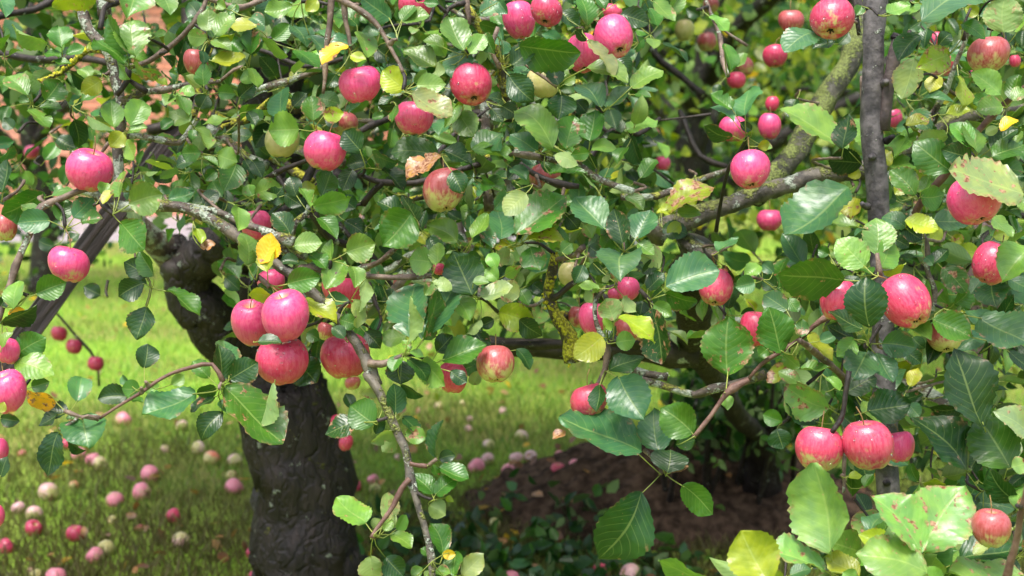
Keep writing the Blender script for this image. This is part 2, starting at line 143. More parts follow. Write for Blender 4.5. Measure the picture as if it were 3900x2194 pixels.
# branches: window | kind, tree, distance start end, width start end | points
BRANCHES = """
1|lichen 1 2.35 2.30 70 82|600 60;640 180;720 290;800 390;830 520;860 640;890 740;900 830;880 1000;870 1100;875 1250;850 1400;820 1500
1|twig 1 2.30 2.30 42 30|950 490;1090 450;1300 300;1450 140;1500 50;1540 -60
1|dark 1 2.30 2.35 40 35|740 210;770 60;850 20;940 -30
1|moss 1 2.34 2.40 45 28|800 380;640 370;540 460;440 540;280 600
1|dark 1 2.9 2.8 50 55|-60 375;250 440;600 430;800 470
1|dark 1 2.9 3.0 55 45|-40 130;80 100;250 70;420 -20
1|lichen 1 2.31 2.38 50 36|890 740;1060 680;1200 670;1380 620;1620 600
1|dark 1 2.31 2.31 30 28|950 590;1080 680
1|dark 1 2.30 2.30 42 32|860 700;930 600;950 490
1|lichen 1 2.30 2.32 45 38|900 1010;1020 1000;1200 1030;1320 1050;1400 950;1450 880
1|lichen 1 2.6 2.55 50 60|1500 900;1560 950;1700 1050;1800 1140;1960 1220
1|twig 1 2.35 2.4 30 40|1500 -20;1620 20;1750 60;1830 40;1960 -20
1|twig 1 2.26 2.27 18 16|800 1050;730 1150
2|twig 1 2.2 2.2 48 24|605 -60;590 180;570 330;560 480;555 580;540 690
2|twig 1 2.18 2.18 34 24|690 -40;710 150;735 280;740 390
2|twig 1 2.18 2.15 46 24|640 -10;700 20;820 80;930 170;1000 280;1060 390;1110 480;1130 535
2|dark 1 2.4 2.3 44 48|1080 840;1000 880;900 920;780 985;640 1080
2|dark 1 2.35 2.3 32 36|110 1320;250 1250;400 1190;500 1140
2|dark 1 2.35 2.4 36 44|820 1290;950 1340;1150 1350;1300 1330;1560 1250;1740 1200
2|dark 1 2.38 2.36 40 40|840 1500;900 1420;980 1340
2|lichen 1 2.7 2.7 65 75|1720 640;1740 850;1735 1100;1745 1300;1760 1560
2|twig 1 2.25 2.25 22 30|1620 180;1605 60;1600 -40
2|dark 1 2.25 2.25 26 30|1400 240;1470 60;1590 20
2|lichen 1 2.5 2.45 42 38|60 660;120 640;300 590;540 500;560 480
2|twig 1 2.2 2.2 30 24|1830 200;1780 370;1850 500
3|lichen 1 2.25 2.2 45 52|120 1120;300 1160;560 1210;680 1280;800 1340;990 1410
3|dark 1 2.3 2.3 44 36|150 1200;200 1240;320 1310;480 1360;590 1370
3|twig 2 2.6 2.45 28 34|1500 -60;1560 100;1620 250;1650 450;1690 560
3|twig 2 2.5 2.5 22 14|1570 140;1680 240;1830 340
3|dark 4 4.2 4.0 55 45|1060 120;1100 200;1150 400;1350 570;1500 700
3|dark 2 2.9 2.8 13 17|1120 900;1160 890;1560 840
3|dark 4 3.6 3.5 34 38|1330 820;1360 880;1480 1150;1680 1230
3|twig 1 2.24 2.22 26 24|150 440;200 470;330 570;430 640
3|dark 2 2.3 2.5 26 26|1830 1010;1790 1090;1690 1240;1640 1460;1600 1700
4|grey2 2 3.15 2.75 160 185|760 180;700 290;640 480;490 700;370 900;250 1100;100 1300;-60 1450
4|mossbark 2 2.62 2.9 150 95|-780 1730;-700 1660;-380 1560;0 1430;200 1350;450 1290;700 1260;900 1200;1080 1080;1250 960;1500 860;1750 820;2000 770
4|lichen 2 2.5 2.4 45 28|1200 940;1290 790;1370 650;1420 500;1500 310;1530 180
4|redtwig 2 2.32 2.2 56 38|1130 1580;1200 1450;1350 1290;1480 1120;1600 960;1750 800;1870 700;2000 600
4|dark 2 2.3 2.3 30 26|720 260;700 120;690 -40
4|twig 2 2.45 2.45 24 26|738 560;745 850
4|dark 2 2.2 2.2 22 18|1490 300;1490 180;1540 60
5|twig 1 2.24 2.18 46 50|720 -10;600 10;450 70;300 130;270 200;220 330;140 510;80 690;20 850;-20 980
5|lichen 1 2.28 2.2 85 82|640 0;760 60;870 130;1100 115;1250 120;1400 150;1550 220;1700 310;1830 400;1970 500
5|lichen 1 2.24 2.2 48 52|1320 125;1500 150;1650 190;1800 260;1932 300;2040 345
5|dark 1 2.2 2.16 40 32|740 70;760 110;830 190
5|redtwig 1 2.1 2.1 22 32|730 1690;900 1580;1040 1500;1150 1420;1260 1360;1410 1310;1560 1290;1640 1420
5|twig 1 2.2 2.2 14 18|990 430;1000 520;1080 640;1110 730;1075 860
5|dark 9 4.6 4.6 20 16|380 880;430 930;560 1080;700 1250;730 1450
6|lichen 1 2.2 2.2 56 50|100 310;200 340;330 390
6|mossbark 1 2.2 2.16 76 74|80 460;240 590;330 640;380 690;480 770;570 870;650 940;720 1040;790 1140;850 1240;880 1320;940 1449
6|twig 1 2.2 2.2 48 38|320 615;460 580;520 600;700 635;900 645;1100 650;1300 635;1350 640
6|lichen 1 2.22 2.2 42 48|230 430;330 470;420 500
6|lichen 1 2.25 2.25 42 32|310 340;340 250;420 180;440 120
6|twig 1 2.3 2.2 44 28|800 600;840 580;940 545;1060 450;1200 320;1240 260
6|lichen 1 2.7 2.6 60 50|700 680;880 640;1050 590;1170 500;1300 430
6|twig 1 2.15 2.15 46 32|870 1280;970 1290;1040 1265;1130 1220
6|twig 1 2.18 2.18 34 30|60 640;120 690;150 720
6|dark 1 2.45 2.4 26 22|880 690;930 850;970 960;880 1160
6|lichen 1 2.3 2.22 28 24|1640 420;1620 520;1690 650;1690 800
7|moss 2 2.3 2.34 60 110|410 480;395 600;375 680;365 780;385 880;440 980;520 1080;545 1280
7|dark 2 2.3 2.26 48 26|400 800;440 780;520 710;600 660
7|twig 2 2.3 2.24 30 36|410 520;530 500;620 430
7|moss 2 2.36 2.4 60 46|430 930;520 935;620 945
7|lichen 2 2.2 2.2 34 34|790 720;720 800;700 900;720 1000;760 1070;800 1100
7|twig 2 2.2 2.2 36 44|800 1100;800 1200;780 1330;740 1420;700 1500
7|mossbark 2 2.7 2.68 170 190|1300 640;1370 560;1440 470;1480 400
7|dark 2 2.95 3.1 60 95|-100 1130;250 1150;700 1120;1050 1120;1400 1180
7|lichen 2 2.35 2.35 40 55|960 1320;1020 1340;1150 1370;1240 1385
7|dark 2 2.2 2.2 26 34|1040 740;1110 820;1130 870
8|redtwig 2 2.2 2.18 28 38|-95 1400;0 1290;120 1210;290 1100;380 1010;480 940;600 880
8|twig 2 2.12 2.3 40 56|280 1115;420 1220;580 1360;680 1500
8|twig 2 2.08 2.08 26 26|850 470;870 640
8|lichen 2 2.3 2.3 30 40|1190 330;1215 420;1220 600;1280 760;1260 900
8|dark 5 3.6 3.6 36 40|1760 165;1932 195;2100 200
8|dark 2 2.1 2.1 20 26|770 1120;760 1180;880 1000
10|mossbark 1 2.16 2.08 74 44|880 -40;900 0;960 100;1020 230;1080 370;1130 490;1170 620;1190 730;1220 830;1250 950;1300 1130;1340 1300;1345 1500
10|redtwig 1 2.1 2.08 38 30|1180 735;1120 810;1060 930;990 1030;930 1110;900 1170
10|redtwig 1 2.1 2.1 34 22|1180 620;1250 635;1310 640
10|dark 1 2.1 2.1 24 20|1235 840;1290 870;1350 890
11|redtwig 2 2.1 2.1 30 38|1430 430;1560 270;1680 100;1840 0
11|lichen 2 2.35 2.3 56 62|1000 -10;1180 40;1300 80;1440 115;1560 80;1850 0;1960 -40
12|dark 2 2.06 2.06 30 40|510 400;560 330;600 250;620 100;640 -60
12|twig 2 2.25 2.25 26 22|605 240;612 500;605 840
12|lichen 5 3.1 3.0 110 100|850 -60;1000 0;1170 80;1330 190;1530 310;1700 430
12|dark 5 3.2 3.3 100 90|940 500;1060 490;1250 520;1500 600
12|redtwig 3 1.66 1.6 62 42|1780 1560;1810 1420;1880 1180;1910 1000;1960 800
12|redtwig 3 1.95 1.95 24 8|1250 1700;1190 1430;1180 1300
12|redtwig 3 1.95 1.95 24 8|560 1700;510 1420;520 1300
12|redtwig 3 1.95 1.95 24 8|1080 1760;1050 1480;1050 1330
"""
# hanging apples: window x y rx ry kind distance stem-axis(x,y,towards camera) | label
APPLES = """
1 655 1255 175 140 p 2.22 .35 .9 .25|bright pink apple with raindrops resting above the bare crooked twig at far left
5 505 555 155 128 p 2.2 .1 1 .1|pink apple hanging alone in front of the leaning brown board
1 1440 460 75 92 u 2.3 0 1 .1|dull red apple half hidden by two leaves beside brick wall, upper left
2 815 622 163 137 p 2.2 -.1 1 .1|pink apple with drops below the orange withered leaf
2 1633 625 156 148 r 2.2 -.1 .9 -.45|glossy red apple with dark calyx under two upright leaves, top centre
2 1210 870 150 127 p 2.22 -.1 .95 .2|pink apple partly covered by a pale leaf with a hole in it
2 555 1112 163 143 p 2.2 .3 .95 .05|tilted pink apple with green base and brown scuff
2 700 915 106 92 u 2.62 0 1 0|blurred russet apple between two pink apples, behind the grey branch
2 240 1040 132 125 g 2.4 0 1 0|yellowish green apple behind a large round spotted leaf
6 1430 10 160 165 u 2.22 .1 .95 -.25|russet red apple under the brown withered leaf with a green leaf on its side
6 50 270 112 118 p 2.35 0 1 .1|pink apple crossed by two thin lichened branches at left centre
6 20 990 160 178 p 2.24 -.05 .9 .45|streaked pink apple showing its stem hollow, left one of the cluster of four
6 268 935 187 184 p 2.13 -.2 .9 .3|large pink apple covered with raindrops in middle of the cluster of four
6 240 1265 197 168 r 2.17 0 .95 .25|rose red apple with a withered leaf on top, lowest of the cluster of four
6 705 1230 190 162 r 2.24 -.1 1 .1|crimson apple crossed by the mossy branch, right one of the cluster of four
6 690 740 165 100 r 2.36 0 1 0|deep red apple behind the curled pale leaf, just above the cluster of four
6 160 680 105 62 p 2.34 0 1 0|pink apple mostly hidden behind spur and leaves right above the cluster
2 1220 40 130 78 r 2.3 .1 1 0|red apple cut by the top edge above a curled leaf
3 150 150 88 128 p 2.27 -.2 1 0|pink red apple peeking past leaf, left one of the top centre pair
3 350 85 126 108 r 2.2 0 .9 -.3|shiny red apple at top edge, right one of the top centre pair
3 848 275 149 156 p 2.18 -.35 .7 -.5|large pink apple with calyx facing lower right and drops around it
3 620 395 88 130 p 2.26 0 1 -.2|pink apple with calyx below, tucked between large leaf and bigger apple
3 835 90 75 52 r 2.42 0 1 0|red apple hidden behind stems at top above the large pink apple
4 520 140 165 150 r 2.15 .15 .75 -.6|scarlet apple with brown calyx facing forward beside top of grey pole
4 220 155 96 84 u 3.0 0 1 0|blurred dull red apple left of the scarlet one at top right
4 100 415 93 84 r 3.0 0 1 0|blurred red apple hanging left of the thick mossy limb
4 1670 405 160 132 u 2.2 0 1 0|brownish red russet apple at upper right corner below a pale leaf
3 1850 1250 154 146 p 2.2 0 .95 -.35|round pink apple hanging under a star of leaves left of the mossy limb
8 1570 80 208 160 p 2.08 -.2 .95 -.3|large wet pink apple under a torn pale leaf at right
8 1695 550 150 158 r 2.2 .45 .9 -.1|lopsided red apple with a bulging shoulder at right edge
8 565 820 108 142 r 2.1 0 1 0|red apple behind the dark upright leaf, left one of the right-hand pair
8 1062 830 184 206 r 2.06 -.4 .75 -.5|big red apple with drops and dark calyx beside the dark upright leaf
8 1345 1090 130 122 u 2.35 0 .8 -.5|orange red apple mostly covered by one green leaf at right
12 425 515 180 164 s 2.08 .2 .9 -.2|russet streaked red apple, left one of the low pair by the pole
12 785 490 190 186 s 2.06 -.25 1 .1|knobbly russet red apple leaning on the pole, middle of the low trio
12 1020 500 58 110 p 2.2 0 1 0|pink apple half hidden behind the grey pole
12 1690 1100 150 140 u 1.85 0 1 .2|dusky red apple with flat top in lower right corner
6 1810 1290 142 136 u 2.2 0 1 -.3|dull rose apple over the lawn below centre with a dark calyx
6 1495 1390 84 112 r 2.26 0 1 0|red apple pinched between leaves just left of the dull rose apple
11 665 160 147 96 s 2.2 -.1 1 -.1|striped salmon red apple with folded leaf in front over the lawn
7 950 735 90 84 p 2.26 0 1 .1|small pink apple under the wide glossy leaf at centre right
7 850 775 52 45 p 2.33 0 1 0|small pink apple just behind the other small pink apple
7 690 955 82 112 p 2.25 0 1 0|rose pink apple crossed by a knotty lichened twig
7 590 945 82 82 u 2.36 0 1 0|russet apple behind mossy branch and the rose pink apple
7 955 1030 110 72 u 2.34 0 1 0|dull red apple hidden behind yellowing leaves below the small pink apples
7 520 625 60 85 g 2.4 0 1 0|pale green apple with a faint blush behind the yellow mossy branch
7 1595 725 98 130 s 2.24 .05 .95 -.3|red apple with green base behind a broad leaf near the limb stump
7 1895 1030 85 122 r 2.24 0 1 0|red apple behind an upright leaf at right of centre
5 55 1190 80 95 p 2.14 0 1 0|pink apple behind two leaves at left edge, upper of two
9 55 95 150 155 p 2.06 -.1 .95 .2|large wet pink apple cut by left edge below the leaves
9 -30 530 92 105 p 2.1 0 1 0|pink apple sliver at left edge above lone dark leaf
9 -55 1010 66 90 p 2.1 0 1 0|pink apple sliver at left edge beside the fallen fruit
5 35 285 78 92 u 2.4 0 1 0|shaded russet apple at left edge under a large blurred leaf
2 1890 690 62 92 u 2.75 0 1 0|blurred red apple behind leaves right of the glossy red apple
3 330 600 105 122 g 2.42 0 1 0|shaded olive apple behind round grey green leaf
3 340 1300 124 92 u 2.5 0 1 0|shaded russet apple under the leaf rosette at centre
6 1130 690 75 70 u 2.6 0 1 0|olive brown apple behind the thin horizontal twig
6 1395 590 50 46 r 2.32 0 1 0|small red apple glimpsed between leaves at centre
6 560 1050 65 70 u 2.4 0 1 0|orange brown apple behind the yellow leaf in the cluster
6 920 930 80 80 g 2.7 0 1 0|shaded olive apple under the thin horizontal twig, lower centre
1 235 1120 60 55 p 5 0 1 0|blurred pink apple in front of the brick wall at left
3 1365 225 75 78 g 4.2 0 1 0|blurred olive apple high in the tree behind
3 1530 310 72 70 u 4.6 0 1 0|blurred brownish apple right of the olive one in the tree behind
3 1748 592 72 62 r 3.6 0 1 0|blurred bright red apple beside a hanging twig
3 1810 490 66 68 u 3.7 0 1 0|blurred dusky apple just above the blurred bright red one
3 1725 950 108 84 p 2.7 0 1 0|pink apple behind leaf star above the round pink apple
3 1120 995 66 56 u 3.8 0 1 0|blurred olive red apple at centre right gap
3 1205 1205 62 52 p 4.0 0 1 0|blurred pale pink apple hanging over yellow green gap
3 895 1240 48 44 p 3.4 0 1 0|small blurred pink apple above the lichen tipped branch
3 1560 40 60 60 u 4.8 0 1 0|blurred dark apple near the top in the tree behind
4 965 870 36 72 p 3.2 0 1 0|pale pink apple sliver just right of the grey pole
4 60 930 70 88 p 2.8 0 1 0|pink apple behind curled leaves left of the mossy limb
4 80 765 38 52 r 3.2 0 1 0|small blurred red apple above curled leaves near mossy limb
4 1330 500 70 88 s 2.5 0 1 0|orange red apple behind the yellow spotted leaf
4 1500 530 55 62 p 2.7 0 1 0|pink apple behind twig between yellow leaf and russet apple
4 1865 450 42 46 r 2.8 0 1 0|blurred red apple near right edge beside the russet apple
4 1290 290 36 52 r 2.8 0 1 0|red apple glimpsed above the yellow spotted leaf
8 60 230 98 74 p 3.2 0 1 0|blurred pink apple under the thick grey limb
5 435 1065 62 56 r 4.6 0 1 0|blurred red apple on thin branch over lawn, upper of three
5 545 1160 62 56 r 4.6 0 1 0|blurred red apple on thin branch over lawn, middle of three
5 705 1285 62 54 r 4.6 0 1 0|blurred red apple on thin branch over lawn, lowest of three
6 610 180 55 42 p 2.9 0 1 0|blurred pink apple behind leaves near the brick wall gap
10 650 310 55 50 r 3.5 0 1 0|blurred red apple hanging close to right side of dark trunk
10 710 470 56 60 r 3.4 0 1 0|blurred red apple lower on right side of dark trunk
10 760 30 60 46 u 3.0 0 1 0|blurred brownish apple between dark trunk and mossy branch
1 20 290 40 50 p 6 0 1 0|blurred pink apple far behind at top left edge
"""
# fallen apples: window x y radius kind | label
FALLEN = """
9 360 835 76 c|large cream fallen apple on the grass, left of middle at left side
9 135 930 52 c|pale fallen apple near left edge above its darker neighbours
9 250 975 66 c|cream fallen apple just above a red fallen one at left
9 245 1090 67 r|crimson fallen apple under the cream ones at left
9 555 1125 71 r|bright red fallen apple alone in the grass at lower left
9 45 1210 66 r|dark red fallen apple with scar at bottom left edge
9 775 1225 70 k|yellowish green fallen apple touching a pink one at lower left
9 700 1285 66 p|pink fallen apple leaning against the yellowish green one
9 410 1440 82 p|pink fallen apple cut by the bottom edge at left
9 840 870 67 p|pink and white fallen apple left of a wider rose one
9 1045 825 75 p|wide rose fallen apple with pale base in mid lawn
9 1105 695 70 p|pink fallen apple with pale patch above the wide rose one
9 1275 985 63 r|deep red fallen apple left of the dark trunk
9 1335 1170 72 c|cream fallen apple with pink side, left of trunk near bottom
9 580 550 57 p|pale pink fallen apple, left one of a row of three
9 680 585 56 p|pink fallen apple, middle one of a row of three
9 735 618 60 c|whitish fallen apple, right one of a row of three
9 905 295 62 p|pink fallen apple beside a brown leaf under the left twig
9 1340 330 48 c|flat pale fallen apple far left of the trunk under a hanging leaf
9 1215 490 36 c|small white fallen apple in the grass at left
9 1455 500 56 w|round white fallen apple near the orange one left of trunk
9 1555 580 62 o|cream fallen apple with orange side left of the trunk
9 1730 595 58 c|pale pitted fallen apple close against left of trunk, upper
9 1705 690 42 u|brown rotten fallen apple close against left of trunk
9 1720 785 70 p|pink and cream fallen apple close against left of trunk, lower
9 490 465 46 r|red fallen apple behind the ragged hanging leaf at left
9 540 752 38 o|small orange fallen apple in grass at left
9 1865 1250 56 r|red fallen apple at left foot of the trunk
9 1920 1370 48 c|pale fallen apple at the left foot of trunk by bottom edge
9 1885 1440 66 r|red fallen apple cut by bottom edge beside the trunk
9 265 1410 50 k|greenish fallen apple near bottom left corner
9 825 1005 40 k|small greenish fallen apple half sunk in grass
9 1030 1060 32 u|small brown fallen apple half sunk in grass
10 770 770 56 r|red fallen apple right beside the dark trunk
10 910 718 46 p|dull pink fallen apple right of trunk beyond the red one
10 925 785 46 k|yellowish fallen apple right of trunk beside the dull pink one
10 1395 180 36 c|pale fallen apple far out on lawn, nearest to the hanging mossy branch
10 1860 215 36 c|cream fallen apple far out on lawn, rightmost of the distant pale ones
10 1560 150 26 c|tiny pale fallen apple, farthest away out on the open lawn
10 1620 270 28 c|tiny cream fallen apple in mid lawn, upper of two stacked pale dots
10 1610 340 30 c|tiny cream fallen apple in mid lawn, lower of two stacked pale dots
11 165 400 50 w|whitish flat fallen apple on lawn beyond the soil mound
10 1760 470 46 w|white fallen apple beside a yellow leaf on the lawn
10 1755 580 52 c|cream fallen apple above a larger pink one right of mossy branch
10 1675 635 63 p|large pink fallen apple left end of the row before the mound
10 1905 655 60 p|rose fallen apple in the row left of the soil mound
11 130 575 58 c|cream pink fallen apple behind the rose one in the row
11 235 555 52 w|pale lilac fallen apple in the row left of the soil mound
11 455 570 62 p|salmon pink fallen apple at left foot of the soil mound, upper
11 440 648 60 s|dull red fallen apple at left foot of the soil mound, lower
11 565 610 50 p|mauve pink fallen apple beside a yellow leaf on the mound edge
11 665 512 52 p|pink fallen apple above left slope of the soil mound
10 1805 1040 46 k|pale green fallen apple among the dark weeds
10 1805 1220 42 r|dark red fallen apple among the weeds, left one
11 440 1065 52 r|dark red fallen apple among the weeds below the mound
11 755 1405 76 r|bright red fallen apple at bottom edge below the big leaf
11 975 1430 88 c|large cream pink fallen apple at bottom edge right of the red one
11 100 1450 66 p|pink fallen apple cut by bottom edge left of the red one
10 1910 1440 62 p|rose fallen apple cut by bottom edge in weeds
11 315 935 32 o|small orange fallen apple on the dark soil edge
10 1090 545 28 c|small pale fallen apple behind the mossy branch
9 160 520 34 u|small brown fallen apple half sunk in grass near left edge
"""

# ------------------------------------------------------------------ helpers
def at(px, py, dist):
    """point in metres at a distance along the view, from a spot measured in the view"""
    return CAM + dist * (FWD + RIGHT * ((px - 1950) / FOCAL) + UPV * ((1097 - py) / FOCAL))

def seen(p):
    """where points fall in the view, and how far off they are"""
    d = np.asarray(p) - CAM
    z = d @ FWD
    zz = np.maximum(z, 0.05)
    return 1950 + FOCAL * (d @ RIGHT) / zz, 1097 - FOCAL * (d @ UPV) / zz, z

def on_ground(px, py, h=0.0):
    d = FWD + RIGHT * ((px - 1950) / FOCAL) + UPV * ((1097 - py) / FOCAL)
    return CAM + d * ((h - CAM[2]) / d[2])

def win(w, x, y):
    ox, oy = WINDOW[w]
    return ox + x / 1.932, oy + y / 1.932

def unit(v):
    v = np.asarray(v, float)
    return v / (np.linalg.norm(v) + 1e-12)

def tag(o, label=None, cat=None, group=None, kind=None):
    for k, v in (('label', label), ('category', cat), ('group', group), ('kind', kind)):
        if v:
            o[k] = v
    return o

def link(name, me, mat=None, parent=None, loc=None):
    o = bpy.data.objects.new(name, me)
    if mat is not None and len(me.materials) == 0:
        me.materials.append(mat)
    COL.objects.link(o)
    if loc is not None:
        o.location = loc
    if parent is not None:
        o.parent = parent
    return o

def empty(name, loc):
    o = bpy.data.objects.new(name, None)
    o.empty_display_size = 0.05
    o.location = loc
    COL.objects.link(o)
    return o

def mesh(name, verts, faces, uv=None, tint=None, smooth=True):
    """verts Nx3; faces: list of tuples, or an array of tris/quads; uv per vertex; tint per vertex RGBA"""
    me = bpy.data.meshes.new(name)
    verts = np.asarray(verts, np.float32)
    if isinstance(faces, np.ndarray):
        n, k = faces.shape
        me.vertices.add(len(verts))
        me.vertices.foreach_set('co', verts.ravel())
        me.loops.add(n * k)
        me.loops.foreach_set('vertex_index', faces.astype(np.int32).ravel())
        me.polygons.add(n)
        me.polygons.foreach_set('loop_start', np.arange(0, n * k, k, dtype=np.int32))
        me.update(calc_edges=True)
    else:
        me.from_pydata([tuple(v) for v in verts.tolist()], [], faces)
    if uv is not None:
        lay = me.uv_layers.new(name='UVMap')
        li = np.empty(len(me.loops), np.int32)
        me.loops.foreach_get('vertex_index', li)
        lay.data.foreach_set('uv', np.asarray(uv, np.float32)[li].ravel())
    if tint is not None:
        a = me.attributes.new('tint', 'FLOAT_COLOR', 'POINT')
        a.data.foreach_set('color', np.asarray(tint, np.float32).ravel())
    if smooth:
        me.polygons.foreach_set('use_smooth', np.ones(len(me.polygons), bool))
    me.validate()
    return me

def catmull(pts, step):
    pts = np.asarray(pts, float)
    if len(pts) < 3:
        n = max(2, int(np.linalg.norm(pts[1, :3] - pts[0, :3]) / step) + 2)
        t = np.linspace(0, 1, n)[:, None]
        return pts[0] * (1 - t) + pts[1] * t
    P = np.vstack([2 * pts[0] - pts[1], pts, 2 * pts[-1] - pts[-2]])
    out = []
    for i in range(1, len(P) - 2):
        n = max(2, int(np.linalg.norm(P[i + 1, :3] - P[i, :3]) / step))
        t = np.linspace(0, 1, n, endpoint=False)[:, None]
        out.append(0.5 * (2 * P[i] + (P[i + 1] - P[i - 1]) * t + (2 * P[i - 1] - 5 * P[i] + 4 * P[i + 1] - P[i + 2]) * t ** 2
                          + (3 * P[i] - P[i - 1] - 3 * P[i + 1] + P[i + 2]) * t ** 3))
    out.append(P[-2][None])
    return np.vstack(out)

def tube(pts, rad, sides=8, rough=0.0, rng=RNG, knots=0):
    """a round limb along pts with radii rad; closed ends"""
    pts = np.asarray(pts, float)
    n = len(pts)
    rad = np.broadcast_to(np.asarray(rad, float), (n,)).copy()
    tan = np.gradient(pts, axis=0)
    tan /= np.linalg.norm(tan, axis=1)[:, None] + 1e-12
    ref = np.array([0.0, 0, 1]) if abs(tan[0] @ np.array([0.0, 0, 1])) < 0.9 else np.array([1.0, 0, 0])
    s = unit(np.cross(tan[0], ref))
    if knots:
        for _ in range(knots):
            c = rng.uniform(0, n)
            rad *= 1 + rng.uniform(.12, .35) * np.exp(-((np.arange(n) - c) / max(1.0, 0.012 * n + .8)) ** 2)
    ang = np.linspace(0, 2 * math.pi, sides, endpoint=False)
    low = rng.normal(0, 1, (n // 3 + 3, sides))
    V = []
    for i in range(n):
        s = unit(s - tan[i] * (s @ tan[i]))
        b = np.cross(tan[i], s)
        f = i / 3
        k = int(f)
        nz = low[k] * (1 - (f - k)) + low[k + 1] * (f - k)
        r = rad[i] * (1 + rough * (0.6 * nz + 0.5 * rng.normal(0, 1, sides)))
        V.append(pts[i] + (np.cos(ang) * r)[:, None] * s + (np.sin(ang) * r)[:, None] * b)
    V = np.vstack(V)
    i = np.arange(n - 1)[:, None] * sides
    j = np.arange(sides)[None]
    jn = (j + 1) % sides
    F = np.stack([i + j, i + jn, i + sides + jn, i + sides + j], -1).reshape(-1, 4)
    F = [tuple(f) for f in F.tolist()]
    F.append(tuple(range(sides))[::-1])
    F.append(tuple(range((n - 1) * sides, n * sides)))
    return V, F

def join(parts):
    V, F, o = [], [], 0
    for v, f in parts:
        V.append(v)
        F += [tuple(i + o for i in t) for t in f]
        o += len(v)
    return np.vstack(V), F

# ------------------------------------------------------------------ materials
class Nodes:
    def __init__(self, name):
        self.m = bpy.data.materials.new(name)
        self.m.use_nodes = True
        self.t = self.m.node_tree
        self.t.nodes.clear()
        self.out = self.t.nodes.new('ShaderNodeOutputMaterial')
    def n(self, kind, **kw):
        nd = self.t.nodes.new('ShaderNode' + kind)
        for k, v in kw.items():
            setattr(nd, k, v)
        return nd
    def put(self, sock, v):
        if hasattr(v, 'is_output') or isinstance(v, bpy.types.NodeSocket):
            self.t.links.new(v, sock)
        elif v is not None:
            try:
                sock.default_value = v
            except Exception:
                sock.default_value = (*v, 1.0)
    def math(self, op, a, b=None, c=None, clamp=False):
        nd = self.n('Math', operation=op, use_clamp=clamp)
        for i, v in enumerate((a, b, c)):
            if v is not None:
                self.put(nd.inputs[i], v)
        return nd.outputs[0]
    def mix(self, f, a, b, blend='MIX'):
        nd = self.n('Mix', data_type='RGBA', blend_type=blend)
        self.put(nd.inputs[0], f)
        for s, v in ((nd.inputs[6], a), (nd.inputs[7], b)):
            self.put(s, (*v, 1.0) if isinstance(v, tuple) and len(v) == 3 else v)
        return nd.outputs[2]
    def noise(self, scale, vec=None, detail=3, rough=0.55):
        nd = self.n('TexNoise')
        nd.inputs['Scale'].default_value = scale
        nd.inputs['Detail'].default_value = detail
        nd.inputs['Roughness'].default_value = rough
        if vec is not None:
            self.put(nd.inputs['Vector'], vec)
        return nd.outputs['Fac']
    def ramp(self, f, lo, hi):
        nd = self.n('MapRange', clamp=True, interpolation_type='SMOOTHSTEP')
        self.put(nd.inputs[0], f)
        nd.inputs[1].default_value, nd.inputs[2].default_value = lo, hi
        return nd.outputs[0]
    def bump(self, h, strength, dist):
        nd = self.n('Bump')
        nd.inputs['Strength'].default_value = strength
        nd.inputs['Distance'].default_value = dist
        self.put(nd.inputs['Height'], h)
        return nd.outputs[0]
    def bsdf(self, color, rough=0.5, spec=0.5, normal=None, **kw):
        b = self.n('BsdfPrincipled')
        self.put(b.inputs['Base Color'], (*color, 1.0) if isinstance(color, tuple) and len(color) == 3 else color)
        self.put(b.inputs['Roughness'], rough)
        self.put(b.inputs['Specular IOR Level'], spec)
        if normal is not None:
            self.put(b.inputs['Normal'], normal)
        for k, v in kw.items():
            self.put(b.inputs[k.replace('_', ' ')], v)
        return b.outputs[0]
    def done(self, surf):
        self.t.links.new(surf, self.out.inputs['Surface'])
        return self.m

